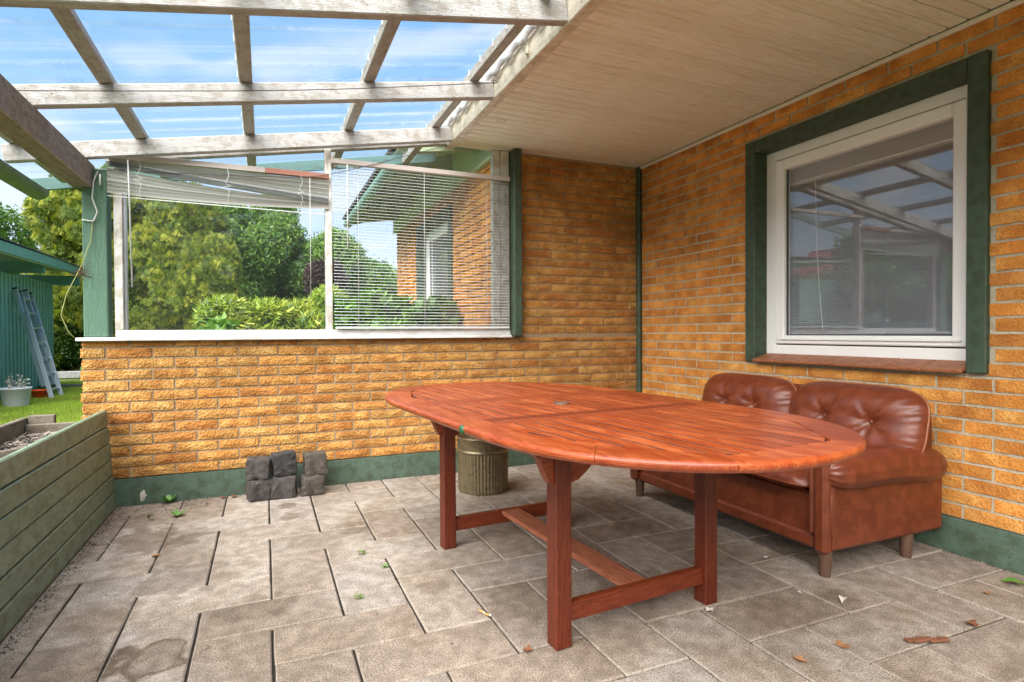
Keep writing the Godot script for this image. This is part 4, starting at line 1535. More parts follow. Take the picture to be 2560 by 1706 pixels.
func build_sofa() -> void:
	var so := thing("leather_sofa", "two-seat brown leather sofa with buttoned back cushions under the window", "sofa", Vector3(-0.44, 0, 1.76))
	part("base", box(Vector3(-0.795, 0.112, 1.10), Vector3(-0.10, 0.345, 2.42), 0.014), M.leather, so)
	part("front_band", box(Vector3(-0.808, 0.106, 1.118), Vector3(-0.78, 0.168, 2.385), 0.011), M.leather, so)
	part("back_frame", sofa_back(), M.leather, so)
	for e in [[1.425, 3], [2.062, 5]]:
		var c := Vector3(-0.585, 0.372, e[0])
		var h := Vector3(0.262, 0.0, 0.314)
		var cu := part("seat_cushion", cushion(c, h, 1, 0.078, 0.045, 7.0, [], 0.0, e[1]), M.leather, so)
		part("piping", seam(c, h, 1, 7.0), M.leather, cu)
	for e in [[1.436, [1.33, 1.565], 4], [2.145, [2.035, 2.285], 8]]:
		var c := Vector3(-0.275, 0.598, e[0])
		var h := Vector3(0.0, 0.178, 0.362)
		var dents := []
		for z in e[1]:
			dents.append([Vector3(0, 0.607, z), 0.056, 0.055])
		var cu := part("back_cushion", cushion(c, h, 0, 0.112, 0.09, 4.2, dents, 0.075, e[2]), M.leather, so)
		part("piping", seam(c, h, 0, 4.2, 0.075), M.piping, cu)
		for z in e[1]:
			part("button", lathe([Vector2(0.0, 0.007), Vector2(0.006, 0.006), Vector2(0.0105, 0.002), Vector2(0.011, -0.004)], 14, Vector3.ZERO), M.leather, cu, Transform3D(Basis(Vector3.BACK, PI / 2), Vector3(-0.296, 0.607, z)))
	for side in 2:
		var mz := func(z: float) -> float: return z if side == 0 else 3.52 - z
		# padded arm: a soft roll swept from front to back
		var prof := [Vector2(2.372, 0.375), Vector2(2.352, 0.40), Vector2(2.343, 0.445), Vector2(2.352, 0.490), Vector2(2.385, 0.520), Vector2(2.43, 0.532), Vector2(2.478, 0.526), Vector2(2.516, 0.500), Vector2(2.530, 0.455), Vector2(2.526, 0.412), Vector2(2.502, 0.380), Vector2(2.455, 0.370), Vector2(2.41, 0.370)]
		var s := st0(true)
		var f := func(u: float, v: float) -> Vector3:
			var k := v * prof.size()
			var i := int(floor(k)) % prof.size()
			var p: Vector2 = (prof[i] as Vector2).lerp(prof[(i + 1) % prof.size()], k - floor(k))
			var mid := Vector2(2.43, 0.45)
			var q := 2.0 * u - 1.0
			q = signf(q) * pow(absf(q), 0.6)
			var sc := pow(maxf(0.0, 1.0 - pow(absf(q), 7.0)), 0.5)
			var x := lerpf(-0.828, -0.045, (q + 1.0) * 0.5)
			p = mid + (p - mid) * sc * (1.0 + 0.012 * sin(x * 41.0 + v * 9.0) * (1.0 - smoothstep(-0.8, -0.45, x)))
			# gathers where the roll meets the front panel
			p += (p - mid).normalized() * 0.0045 * sin(v * TAU * 13.0) * (1.0 - smoothstep(-0.828, -0.74, x)) * sc
			return Vector3(x, p.y - 0.028 * smoothstep(-0.5, 0.0, x), mz.call(p.x))
		grid_on(s, 44, 78, f, side == 1)
		part("arm_pad", fin(s), M.leather, so)
		var za: float = mz.call(2.408)
		var zb: float = mz.call(2.462)
		part("side_panel", box(Vector3(-0.79, 0.108, minf(za, zb)), Vector3(-0.04, 0.42, maxf(za, zb)), 0.016), M.leather, so)
		za = mz.call(2.403)
		zb = mz.call(2.470)
		part("arm_front", box(Vector3(-0.835, 0.104, minf(za, zb)), Vector3(-0.785, 0.512, maxf(za, zb)), 0.017), M.leather, so)
		za = mz.call(2.374)
		zb = mz.call(2.402)
		part("arm_front_welt", box(Vector3(-0.828, 0.175, minf(za, zb)), Vector3(-0.79, 0.500, maxf(za, zb)), 0.011), M.leather, so)
		part("seam_welt", tube([Vector3(-0.792, 0.13, mz.call(2.462)), Vector3(-0.792, 0.39, mz.call(2.464))], 0.004, 6), M.leather, so)
		for x in [-0.783, -0.255]:
			part("leg", lathe([Vector2(0.0, 0.0), Vector2(0.021, 0.0), Vector2(0.0225, 0.004), Vector2(0.031, 0.115)], 16, Vector3(x, 0.0, mz.call(2.425))), M.leg_wood, so)


# the upholstered back board behind the cushions, rounded at the top and ends
func sofa_back() -> ArrayMesh:
	var s := st0(true)
	var f := func(u: float, v: float) -> Vector3:
		var z := lerpf(1.065, 2.458, u)
		var e := 1.0 - pow(absf(2.0 * u - 1.0), 14.0)
		var top := 0.42 + 0.315 * pow(maxf(e, 0.0), 0.5)
		var y := 0.11
		var x := -0.03
		if v < 0.4:
			y = lerpf(0.11, top - 0.04, v / 0.4)
			x = lerpf(-0.155, -0.135, v / 0.4)
		elif v < 0.6:
			var a := (v - 0.4) / 0.2 * PI
			x = -0.085 - cos(a) * 0.05
			y = top - 0.04 + sin(a) * 0.04
		else:
			y = lerpf(top - 0.04, 0.11, (v - 0.6) / 0.4)
			x = -0.035
		z = 1.7615 + (z - 1.7615) * (1.0 - 0.075 * (1.0 - smoothstep(0.50, 0.70, y)))
		return Vector3(x, y, z)
	grid_on(s, 60, 30, f, false)
	for z in [1.117, 2.406]:
		quad_out(s, Vector3(-0.15, 0.11, z), Vector3(-0.035, 0.11, z), Vector3(-0.035, 0.40, z), Vector3(-0.14, 0.40, z), Vector3(-0.1, 0.2, 1.76))
	return fin(s)


# ---------------------------------------------------------------- small things on the terrace
func sett(size: Vector3, seed_: int) -> ArrayMesh:
	var s := st0()
	var ns := FastNoiseLite.new()
	ns.seed = seed_
	ns.frequency = 9.0
	var n := 6
	for axis in 3:
		for sg in [-1.0, 1.0]:
			var f := func(u: float, v: float) -> Vector3:
				var p := Vector3.ZERO
				p[axis] = sg
				p[(axis + 1) % 3] = 2.0 * u - 1.0
				p[(axis + 2) % 3] = 2.0 * v - 1.0
				var q := p / pow(pow(absf(p.x), 11.0) + pow(absf(p.y), 11.0) + pow(absf(p.z), 11.0), 1.0 / 11.0)
				q *= size * 0.5
				return q * (1.0 + 0.16 * ns.get_noise_3d(q.x, q.y, q.z) + 0.07 * ns.get_noise_3d(q.x * 3.0, q.y * 3.0, q.z * 3.0))
			grid_on(s, n, n, f, sg < 0)
	return fin(s)


func dead_leaf(size: float, seed_: int, lobes := 5) -> ArrayMesh:
	var r := RandomNumberGenerator.new()
	r.seed = seed_
	var s := st0()
	var n := lobes * 4
	var ring := []
	for k in n:
		var a := TAU * k / n
		var rad := size * (0.55 + 0.45 * absf(cos(a * lobes * 0.5))) * r.randf_range(0.75, 1.1)
		ring.append(Vector3(cos(a) * rad, 0.004 + 0.35 * rad * absf(sin(a + seed_)) * r.randf_range(0.3, 1.0), sin(a) * rad * 0.7))
	var mid := Vector3(0, 0.003, 0)
	for k in n:
		tri(s, mid, ring[(k + 1) % n], ring[k])
		tri(s, mid - Vector3(0, 0.0012, 0), ring[k] - Vector3(0, 0.0012, 0), ring[(k + 1) % n] - Vector3(0, 0.0012, 0))
	return fin(s)


func fresh_leaf(size: float) -> ArrayMesh:
	var s := st0()
	var n := 8
	for k in n:
		var a := float(k) / n
		var b := float(k + 1) / n
		for sg in [-1.0, 1.0]:
			var wa := sin(a * PI) * 0.3 * size
			var wb := sin(b * PI) * 0.3 * size
			var ma := Vector3((a - 0.5) * size, 0.004 + 0.012 * sin(a * PI), 0)
			var mb := Vector3((b - 0.5) * size, 0.004 + 0.012 * sin(b * PI), 0)
			quad(s, ma, mb, mb + Vector3(0, 0.006, wb * sg), ma + Vector3(0, 0.006, wa * sg))
	return fin(s)


func build_small_things() -> void:
	# bin
	var bn := thing("waste_bin", "ribbed brass coloured metal bin on the paving behind the table leg", "bin", Vector3(-1.64, 0, 0.535))
	part("body", lathe([Vector2(0.0, 0.003), Vector2(0.160, 0.0), Vector2(0.163, 0.012), Vector2(0.170, 0.262)], 96, Vector3(-1.64, 0, 0.535), false, 0.011), M.bin, bn)
	part("bead", lathe([Vector2(0.168, 0.258), Vector2(0.176, 0.262), Vector2(0.178, 0.270), Vector2(0.176, 0.278), Vector2(0.170, 0.282)], 64, Vector3(-1.64, 0, 0.535)), M.bin, bn)
	part("collar", lathe([Vector2(0.170, 0.280), Vector2(0.173, 0.352), Vector2(0.178, 0.356), Vector2(0.178, 0.362), Vector2(0.168, 0.362), Vector2(0.165, 0.28), Vector2(0.158, 0.02), Vector2(0.0, 0.02)], 64, Vector3(-1.64, 0, 0.535)), M.bin, bn)
	# granite setts in three stacks of two
	var sets := [
		[Vector3(-3.015, 0.066, 0.165), Vector3(0.135, 0.132, 0.14), 0.06, 0, "dark grey granite sett at the bottom of the left stack"],
		[Vector3(-3.012, 0.197, 0.155), Vector3(0.14, 0.125, 0.135), -0.05, 0, "grey granite sett on top of the left stack, tilted"],
		[Vector3(-2.868, 0.07, 0.172), Vector3(0.15, 0.138, 0.14), -0.03, 0, "brownish granite sett at the bottom of the middle stack"],
		[Vector3(-2.868, 0.213, 0.16), Vector3(0.145, 0.145, 0.13), 0.05, 1, "blackish granite sett on top of the middle stack"],
		[Vector3(-2.695, 0.062, 0.165), Vector3(0.15, 0.124, 0.14), 0.02, 2, "granite sett with a pale spot at the bottom of the right stack"],
		[Vector3(-2.675, 0.195, 0.15), Vector3(0.138, 0.142, 0.13), 0.02, 2, "brown granite sett on top of the right stack"]]
	for i in sets.size():
		var e: Array = sets[i]
		var o := single("granite_sett", sett(e[1], 40 + i), M.stones[e[3]], e[4], "stone", "stacked granite setts")
		o.transform = Transform3D(Basis(Vector3.UP, e[2] * 3.0) * Basis(Vector3.BACK, e[2] if i % 2 == 1 else 0.0), e[0])
	# litter
	var L := [
		["dead_leaf", dead_leaf(0.034, 1, 3), M.dead, Vector3(-0.674, 0, 2.928), 0.4, "curled brown leaf lying nearest the bark scrap", "leaf"],
		["dead_leaf", dead_leaf(0.030, 2, 5), M.dead2, Vector3(-1.224, 0, 2.846), 1.3, "star-shaped orange brown leaf on the paving in front of the sofa", "leaf"],
		["dead_leaf", dead_leaf(0.024, 3, 4), M.dead2, Vector3(-1.424, 0, 2.848), 2.0, "small rusty leaf scrap near the bottom edge", "leaf"],
		["dead_leaf", dead_leaf(0.018, 4, 3), M.dead2, Vector3(-0.352, 0, 2.803), 0.2, "small orange leaf by the house plinth", "leaf"],
		["dead_leaf", dead_leaf(0.024, 5, 4), M.dead, Vector3(-2.19, 0, 2.45), 0.9, "crumpled brown leaf beside the nearest table leg", "leaf"],
		["dead_leaf", dead_leaf(0.022, 6, 3), M.dead2, Vector3(-3.457, 0, 1.011), 0.5, "brown leaf caught in a paving joint at the left", "leaf"],
		["dead_leaf", dead_leaf(0.03, 7, 3), M.dead, Vector3(-3.16, 0, 0.06), 0.1, "reddish dead leaf against the plinth by the setts", "leaf"],
		["dead_leaf", dead_leaf(0.026, 8, 3), M.dead, Vector3(-3.23, 0, 0.055), 2.2, "dead leaf against the plinth, farther from the setts", "leaf"],
		["pale_petal", fresh_leaf(0.05), M.paper, Vector3(-0.934, 0, 2.625), 0.5, "pale fallen petal on the paving before the sofa", "petal"],
		["paper_scrap", dead_leaf(0.024, 9, 4), M.paper, Vector3(-1.454, 0, 2.475), 0.3, "white scrap lying just in front of the right table leg", "scrap"],
		["foil_scrap", dead_leaf(0.014, 10, 3), M.paper, Vector3(-1.02, 0, 2.50), 0.7, "tiny white scrap lying below the sofa's front leg", "scrap"],
		["foil_scrap", dead_leaf(0.013, 12, 3), M.paper, Vector3(-0.86, 0, 2.18), 0.1, "tiny white scrap in the shade of the sofa", "scrap"]]
	for e in L:
		var o := single(e[0], e[1], e[2], e[5], e[6])
		o.transform = Transform3D(Basis(Vector3.UP, e[4]), e[3] + Vector3(0, 0.001, 0))
	var s := st0()
	var rr := RandomNumberGenerator.new()
	rr.seed = 77
	for k in 7:
		var p := Vector3(-0.055 + k * 0.018, 0.006 + rr.randf_range(0, 0.004), rr.randf_range(-0.006, 0.006))
		cbox(s, p - Vector3(0.016, 0.003, rr.randf_range(0.006, 0.013)), p + Vector3(0.016, 0.003 + rr.randf_range(0, 0.004), rr.randf_range(0.006, 0.013)), 0.002)
	var bark := single("bark_scrap", fin(s), M.dead, "long dark piece of bark on the paving at lower right", "bark")
	bark.transform = Transform3D(Basis(Vector3.UP, -0.35), Vector3(-0.939, 0.0, 2.938))
	for e in [[Vector3(-2.24, 0.007, 2.150), 1.15, "cigarette end lying above the other in a joint"], [Vector3(-2.228, 0.007, 2.180), 0.95, "cigarette end lying below the other in a joint"]]:
		var cg := Node3D.new()
		cg.name = numbered("cigarette_end", self)
		add_child(cg)
		cg.transform = Transform3D(Basis(Vector3.UP, -e[1]), e[0])
		tag(cg, e[2], "cigarette end", "cigarette ends")
		part("filter", tube([Vector3(-0.014, 0, 0), Vector3(0.008, 0, 0)], 0.004, 10), M.butt, cg, Transform3D.IDENTITY)
		part("paper", tube([Vector3(0.0083, 0, 0), Vector3(0.016, 0.0005, 0)], 0.0039, 10), M.paper, cg, Transform3D.IDENTITY)
	var G := mat("green leaf", lin(0.07, 0.20, 0.02), 0.5)
	var gl := single("green_leaf", fresh_leaf(0.075), G, "single green leaf on the paving at the right edge", "leaf")
	gl.transform = Transform3D(Basis(Vector3.UP, -0.9), Vector3(-0.165, 0.002, 2.80))
	gl = single("green_leaf", fresh_leaf(0.05), G, "single green leaf on the paving by the planter", "leaf")
	gl.transform = Transform3D(Basis(Vector3.UP, -0.8) * Basis(Vector3.BACK, 0.5), Vector3(-3.569, 0.012, 0.387))
	# weeds and moss in the joints
	for e in [[Vector3(-3.445, 0.0, 0.36), 0.075, 7, "small green weed sprouting near the planter"], [Vector3(-3.53, 0.0, 0.04), 0.10, 9, "feathery weed growing against the plinth"], [Vector3(-2.49, 0.0, 1.576), 0.03, 8, "tuft of grass in the joint left of the table"]]:
		var w := st0()
		var q := RandomNumberGenerator.new()
		q.seed = int(e[1] * 1000)
		for k in e[2]:
			var a: float = TAU * k / float(e[2]) + q.randf_range(-0.4, 0.4)
			var out := Vector3(cos(a), q.randf_range(0.4, 1.2), sin(a)).normalized() * float(e[1]) * q.randf_range(0.6, 1.0)
			var side := Vector3(-sin(a), 0, cos(a)) * float(e[1]) * 0.16
			var b0: Vector3 = e[0]
			quad(w, b0, b0 + out * 0.5 - side, b0 + out, b0 + out * 0.5 + side)
		single("weed", fin(w), G, e[3], "plant", "weeds in the paving")
	for e in [[Vector3(-2.643, 0, 1.846), "cushion of moss left on a paver in front of the table"], [Vector3(-2.56, 0, 1.378), "green moss crumb on the paving below the setts"]]:
		var ms := single("moss_tuft", sprig(17, 60, 0.013, 0.014, 0.004, 0.2), mat("moss", lin(0.12, 0.19, 0.03), 1.0), e[1], "moss")
		ms.position = e[0] + Vector3(0, 0.007, 0)
	single("fallen_twig", tube(curve_pts([Vector3(-3.70, 0.006, 0.35), Vector3(-3.60, 0.02, 0.22), Vector3(-3.50, 0.012, 0.2), Vector3(-3.42, 0.006, 0.28)], 20), 0.0018, 5), M.dry, "thin pale dry twig lying in the corner by the planter", "twig")
	single("fallen_twig", tube(curve_pts([Vector3(-3.72, 0.006, 0.95), Vector3(-3.69, 0.012, 0.86), Vector3(-3.66, 0.03, 0.85), Vector3(-3.70, 0.05, 0.80)], 16), 0.0016, 5), M.dry, "thin dry twig leaning on the foot of the planter", "twig")
	# soil and litter gathered along the planter and the plinth
	var cs := st0()
	cbox(cs, Vector3(-0.006, -0.0015, -0.003), Vector3(0.006, 0.0015, 0.003), 0.0008)
	var mm := MultiMesh.new()
	mm.transform_format = MultiMesh.TRANSFORM_3D
	mm.use_colors = true
	mm.mesh = fin(cs)
	var n := 1300
	mm.instance_count = n
	for i in n:
		var p := Vector3.ZERO
		var k := rng.randf()
		if k < 0.5:
			p = Vector3(-3.80 + absf(rng.randfn(0, 0.026)), 0.002, rng.randf_range(0.02, 2.6))
		elif k < 0.72:
			p = Vector3(rng.randf_range(-3.8, -1.3), 0.002, 0.004 + absf(rng.randfn(0, 0.02)))
		elif k < 0.84:
			p = Vector3(rng.randf_range(-3.8, -3.3), 0.002, rng.randf_range(0.01, 0.25))
		elif k < 0.92:
			p = Vector3(-0.01 - absf(rng.randfn(0, 0.012)), 0.002, rng.randf_range(2.2, 3.4))
		else:
			p = Vector3(rng.randf_range(-3.7, -0.2), 0.0015, rng.randf_range(0.2, 3.4))
		var sc := rng.randf_range(0.2, 0.9)
		mm.set_instance_transform(i, Transform3D(Basis.from_euler(Vector3(rng.randf_range(-0.4, 0.4), rng.randf_range(0, TAU), rng.randf_range(-0.4, 0.4))) * Basis.from_scale(Vector3.ONE * sc), p))
		var v := rng.randf_range(0.02, 0.16)
		mm.set_instance_color(i, Color(v * 1.1, v * 0.82, v * 0.6) if rng.randf() < 0.85 else Color(0.35, 0.3, 0.22))
	var o2 := MultiMeshInstance3D.new()
	o2.name = "soil_crumbs"
	o2.multimesh = mm
	var cm := mat("soil crumb", Color.WHITE, 1.0)
	cm.vertex_color_use_as_albedo = true
	o2.material_override = cm
	add_child(o2)
	o2.set_meta("kind", "stuff")
	tag(o2, "crumbs of soil and leaf litter along the edges of the paving", "litter")


# ---------------------------------------------------------------- garden
# a sprig of n leaves: reach = size of the sprig, l and w = leaf length and width
func sprig(seed_: int, n: int, reach: float, l: float, w: float, flat := 0.0, droop := 0.0) -> ArrayMesh:
	var r := RandomNumberGenerator.new()
	r.seed = seed_
	var s := st0()
	for i in n:
		var d := Vector3(r.randfn(), r.randfn() * (1.0 - flat) + 0.3, r.randfn()).normalized()
		var p := Vector3(r.randf_range(-1, 1), r.randf_range(-1, 1) * (1.0 - flat * 0.7), r.randf_range(-1, 1)) * reach
		var side := d.cross(Vector3(r.randfn(), r.randfn(), r.randfn())).normalized()
		var up := side.cross(d).normalized()
		var L := l * r.randf_range(0.7, 1.15)
		var W := w * r.randf_range(0.8, 1.15)
		var tip := p + d * L - Vector3(0, droop * L, 0)
		var m := p + d * L * 0.45
		tri(s, p, m + side * W * 0.5 + up * W * 0.15, tip)
		tri(s, p, tip, m - side * W * 0.5 + up * W * 0.15)
	return fin(s)


# a flat fan of scale-leaved shoots, as on a white cedar
func cedar_spray(seed_: int) -> ArrayMesh:
	var r := RandomNumberGenerator.new()
	r.seed = seed_
	var s := st0()
	for k in 9:
		var t := k / 8.0
		var a := lerpf(-1.15, 1.15, t) + r.randf_range(-0.12, 0.12)
		var L := 0.075 * (1.0 - 0.4 * absf(2 * t - 1)) * r.randf_range(0.75, 1.15)
		var p := Vector3(sin(a) * 0.012, 0.02 * (1 - absf(2 * t - 1)), r.randf_range(-0.008, 0.008))
		var d := Vector3(sin(a), cos(a), r.randf_range(-0.25, 0.25)).normalized()
		var side := Vector3(cos(a), -sin(a), 0) * 0.0058
		var bend := Vector3(0, -0.01, r.randf_range(-0.014, 0.014))
		tri(s, p - side, p + d * L + bend, p + side)
		tri(s, p + d * L * 0.35 - side * 0.6, p + d * L * 0.75 - side * 3.2 + bend, p + d * L * 0.5)
		tri(s, p + d * L * 0.35 + side * 0.6, p + d * L * 0.5, p + d * L * 0.75 + side * 3.2 + bend)
	return fin(s)


# lobes: [centre, radii, share]; sprigs mostly near the outside of each lobe
func crown(parent: Node3D, called: String, mesh: Mesh, material: Material, lobes: Array, count: int, size: Vector2, cols: Array, upright := 0.0, shell := 0.72, seed_ := 1) -> MeshInstance3D:
	var r := RandomNumberGenerator.new()
	r.seed = seed_
	var total := 0.0
	for l in lobes:
		total += l[2]
	var xs := []
	var cs := []
	var tries := 0
	while xs.size() < count and tries < count * 4:
		tries += 1
		var pick := r.randf() * total
		var l: Array = lobes[0]
		for e in lobes:
			pick -= e[2]
			if pick <= 0:
				l = e
				break
		var d := Vector3(r.randfn(), r.randfn(), r.randfn()).normalized()
		var rad := lerpf(shell, 1.06, pow(r.randf(), 0.6)) if r.randf() < 0.85 else r.randf_range(0.3, shell)
		var p: Vector3 = l[0] + d * rad * l[1]
		if p.y < 0.0:
			continue
		var deep := false
		for e in lobes:
			if e != l and ((p - e[0]) / e[1]).length() < 0.62:
				deep = true
				break
		if deep:
			continue
		var y := d.lerp(Vector3.UP, upright).normalized() if upright > 0 else (d + Vector3(0, 0.25, 0)).normalized()
		y = (y + Vector3(r.randfn(), r.randfn(), r.randfn()) * 0.22).normalized()
		var x := y.cross(Vector3(r.randfn(), r.randfn(), r.randfn())).normalized()
		var b := Basis(x, y, x.cross(y)) * Basis.from_scale(Vector3.ONE * r.randf_range(size.x, size.y))
		xs.append(Transform3D(b, p))
		var c: Color = cols[r.randi() % cols.size()]
		var k := r.randf_range(0.8, 1.2)
		cs.append(Color(c.r * k, c.g * k, c.b * k))
	var arr := mesh.surface_get_arrays(0)
	var bv: PackedVector3Array = arr[Mesh.ARRAY_VERTEX]
	var bn: PackedVector3Array = arr[Mesh.ARRAY_NORMAL]
	var V := PackedVector3Array()
	var N := PackedVector3Array()
	var K := PackedColorArray()
	var one := PackedColorArray()
	one.resize(bv.size())
	for i in xs.size():
		var t: Transform3D = xs[i]
		V.append_array(t * bv)
		N.append_array(Transform3D(t.basis.orthonormalized(), Vector3.ZERO) * bn)
		one.fill(cs[i])
		K.append_array(one)
	var out := []
	out.resize(Mesh.ARRAY_MAX)
	out[Mesh.ARRAY_VERTEX] = V
	out[Mesh.ARRAY_NORMAL] = N
	out[Mesh.ARRAY_COLOR] = K
	var am := ArrayMesh.new()
	am.add_surface_from_arrays(Mesh.PRIMITIVE_TRIANGLES, out)
	var o := MeshInstance3D.new()
	o.name = numbered(called, parent)
	o.mesh = am
	o.material_override = material
	parent.add_child(o)
	o.position = -parent.position
	return o


func trunk(parent: Node3D, pts: Array, r0: float, r1: float, limbs: Array) -> void:
	var s := st0(true)
	tube_on(s, curve_pts(pts, 10), r0, 9, false, r1)
	for e in limbs:
		tube_on(s, curve_pts(e, 8), r1 * 1.1, 6, false, r1 * 0.25)
	part("trunk", fin(s), M.bark, parent)


func plant(called: String, label: String, category: String, at: Vector3, mesh: Mesh, material: Material, lobes: Array, count: int, size: Vector2, cols: Array, group := "", upright := 0.0, shell := 0.72, limbs := 6) -> Node3D:
	var t := thing(called, label, category, at, group)
	var top: Vector3 = lobes[0][0]
	for l in lobes:
		if l[0].y > top.y:
			top = l[0]
	var lm := []
	var base := Vector3(at.x, at.y, at.z)
	for i in mini(limbs, lobes.size()):
		var l: Array = lobes[i]
		lm.append([base.lerp(Vector3(top.x, top.y, top.z), 0.3), base.lerp(l[0], 0.7) + Vector3(0, 0.1, 0), l[0] + Vector3(0, l[1].y * 0.3, 0)])
	var w: float = clampf(top.y * 0.028, 0.012, 0.16)
	trunk(t, [base, base.lerp(top, 0.5) + Vector3(0.03, 0, 0.02), top], w, w * 0.35, lm)
	crown(t, "crown", mesh, material, lobes, count, size, cols, upright, shell, int(absf(at.x * 37.0 + at.z * 11.0)) + 3)
	return t


func lobe_cloud(c: Vector3, e: Vector3, n: int, r0: float, r1: float, seed_: int) -> Array:
	var r := RandomNumberGenerator.new()
	r.seed = seed_
	var out := []
	for i in n:
		var d := Vector3(r.randf_range(-1, 1), r.randf_range(-1, 1), r.randf_range(-1, 1))
		var k := r.randf_range(r0, r1)
		out.append([c + d * e, Vector3(k * r.randf_range(0.85, 1.2), k * r.randf_range(0.8, 1.1), k * r.randf_range(0.85, 1.2)), k * k])
	return out


func build_garden() -> void:
	var g := -0.05
	structure("ground", box(Vector3(-150, -0.4, -180), Vector3(150, g - 0.012, 120), 0.001), M.lawn, "mown lawn and garden ground")
	# grass
	var s := st0()
	var r := RandomNumberGenerator.new()
	r.seed = 8
	for k in 9:
		var a := r.randf_range(0, TAU)
		var p := Vector3(r.randf_range(-0.03, 0.03), 0, r.randf_range(-0.03, 0.03))
		var d := Vector3(cos(a) * 0.018, r.randf_range(0.025, 0.05), sin(a) * 0.018)
		var sd := Vector3(-sin(a), 0, cos(a)) * 0.0026
		tri(s, p - sd, p + sd, p + d)
	var mm := MultiMesh.new()
	mm.transform_format = MultiMesh.TRANSFORM_3D
	mm.use_colors = true
	mm.mesh = fin(s)
	var n := 42000
	var patch := FastNoiseLite.new()
	patch.seed = 4
	patch.frequency = 0.9
	mm.instance_count = n
	for i in n:
		var p := Vector3(r.randf_range(-9.0, -4.25), g - 0.01, r.randf_range(-12.2, 0.6))
		if p.z > -4.5 and r.randf() < 0.5:
			p.z = r.randf_range(-10, -4.5)
		mm.set_instance_transform(i, Transform3D(Basis(Vector3.UP, r.randf_range(0, TAU)) * Basis.from_scale(Vector3.ONE * r.randf_range(0.7, 1.4)), p))
		var v := r.randf_range(0.75, 1.25) * (1.0 + 0.5 * patch.get_noise_2d(p.x, p.z))
		mm.set_instance_color(i, Color(0.24 * v + r.randf_range(0, 0.08), 0.38 * v, 0.03 * v))
	var gr := MultiMeshInstance3D.new()
	gr.name = "grass"
	gr.multimesh = mm
	gr.material_override = M.leaf
	add_child(gr)
	gr.set_meta("kind", "stuff")
	tag(gr, "bright green mown grass between the planter and the shed", "grass")

	build_shed(g)
	build_ladder(g)

	# pot with a withered plant, red bowl
	var at := Vector3(-6.49, g, -7.0)
	var pt := thing("flower_pot", "wide pale grey plastic flower pot on the lawn", "pot", at)
	part("pot", lathe([Vector2(0.0, 0.004), Vector2(0.150, 0.0), Vector2(0.155, 0.01), Vector2(0.190, 0.265), Vector2(0.196, 0.268), Vector2(0.196, 0.29), Vector2(0.186, 0.29), Vector2(0.182, 0.25), Vector2(0.0, 0.25)], 40, at), M.pot, pt)
	var dp := thing("withered_plant", "withered whitish plant standing in the grey pot", "plant", at + Vector3(0, 0.25, 0))
	var ws := st0(true)
	var lv := st0()
	for k in 16:
		var a := r.randf_range(0, TAU)
		var b0 := at + Vector3(cos(a) * r.randf_range(0.0, 0.14), 0.25, sin(a) * r.randf_range(0.0, 0.14))
		var tip := b0 + Vector3(cos(a) * r.randf_range(0.0, 0.10) + (0.05 if k > 9 else 0.0), r.randf_range(0.05, 0.26), sin(a) * 0.06)
		tube_on(ws, [b0, b0.lerp(tip, 0.5) + Vector3(0.01, 0.02, 0), tip], 0.003, 5)
		for q in 5:
			var c := b0.lerp(tip, r.randf_range(0.5, 1.0))
			var d := Vector3(r.randfn(), -0.3 + r.randfn() * 0.6, r.randfn()).normalized() * r.randf_range(0.03, 0.06)
			var sd := d.cross(Vector3(r.randfn(), r.randfn(), r.randfn())).normalized() * 0.011
			quad(lv, c, c + d * 0.5 - sd, c + d, c + d * 0.5 + sd)
	part("stems", fin(ws), M.dry, dp)
	part("leaves", fin(lv), mat("withered leaves", lin(0.50, 0.47, 0.38), 0.9), dp)
	single("plastic_bowl", lathe([Vector2(0.0, 0.004), Vector2(0.085, 0.0), Vector2(0.09, 0.006), Vector2(0.142, 0.128), Vector2(0.156, 0.134), Vector2(0.156, 0.142), Vector2(0.136, 0.138), Vector2(0.085, 0.012), Vector2(0.0, 0.012)], 36, Vector3(-6.56, g, -8.3)), M.red, "bright red plastic bowl on the grass beside the ladder", "bowl")
	structure("garden_edging", box(Vector3(-8.6, g - 0.01, -10.75), Vector3(-6.0, g + 0.055, -10.45), 0.01), M.kerb, "grey stone edging beyond the lawn")
	single("low_wall", box(Vector3(-9.5, g, -13.95), Vector3(-6.0, g + 0.17, -13.6), 0.012), M.low_wall, "low pale concrete wall in front of the clipped hedge", "wall")

	# conifers
	var spray := cedar_spray(3)
	var tc := [Color(0.20, 0.26, 0.03), Color(0.13, 0.19, 0.028), Color(0.36, 0.38, 0.05), Color(0.09, 0.14, 0.025)]
	var lobes := []
	r.seed = 31
	for k in 46:
		var h := pow(r.randf(), 0.85)
		var y := lerpf(0.4, 4.9, h)
		var w := lerpf(1.6, 1.3, h)
		var a := r.randf_range(0, TAU)
		var k2 := r.randf_range(0.34, 0.62)
		lobes.append([Vector3(-6.95 + cos(a) * w * r.randf_range(0.55, 1.0), y, -15.0 + sin(a) * w * r.randf_range(0.55, 1.0)), Vector3(k2, k2 * 1.25, k2), k2 * k2])
	plant("conifer", "broad dense golden green conifer behind the shed roof", "tree", Vector3(-6.95, g, -15.0), spray, M.thuja, lobes, 13000, Vector2(1.8, 3.2), tc, "conifers behind the shed", 0.75, 0.7)
	lobes = []
	for k in 40:
		var h := pow(r.randf(), 0.85)
		var y := lerpf(0.2, 4.35, h)
		var w := lerpf(1.1, 0.55, h)
		var a := r.randf_range(0, TAU)
		var k2 := r.randf_range(0.28, 0.52)
		lobes.append([Vector3(-4.75 + cos(a) * w * r.randf_range(0.5, 1.0), y, -12.3 + sin(a) * w * r.randf_range(0.5, 1.0)), Vector3(k2, k2 * 1.3, k2), k2 * k2])
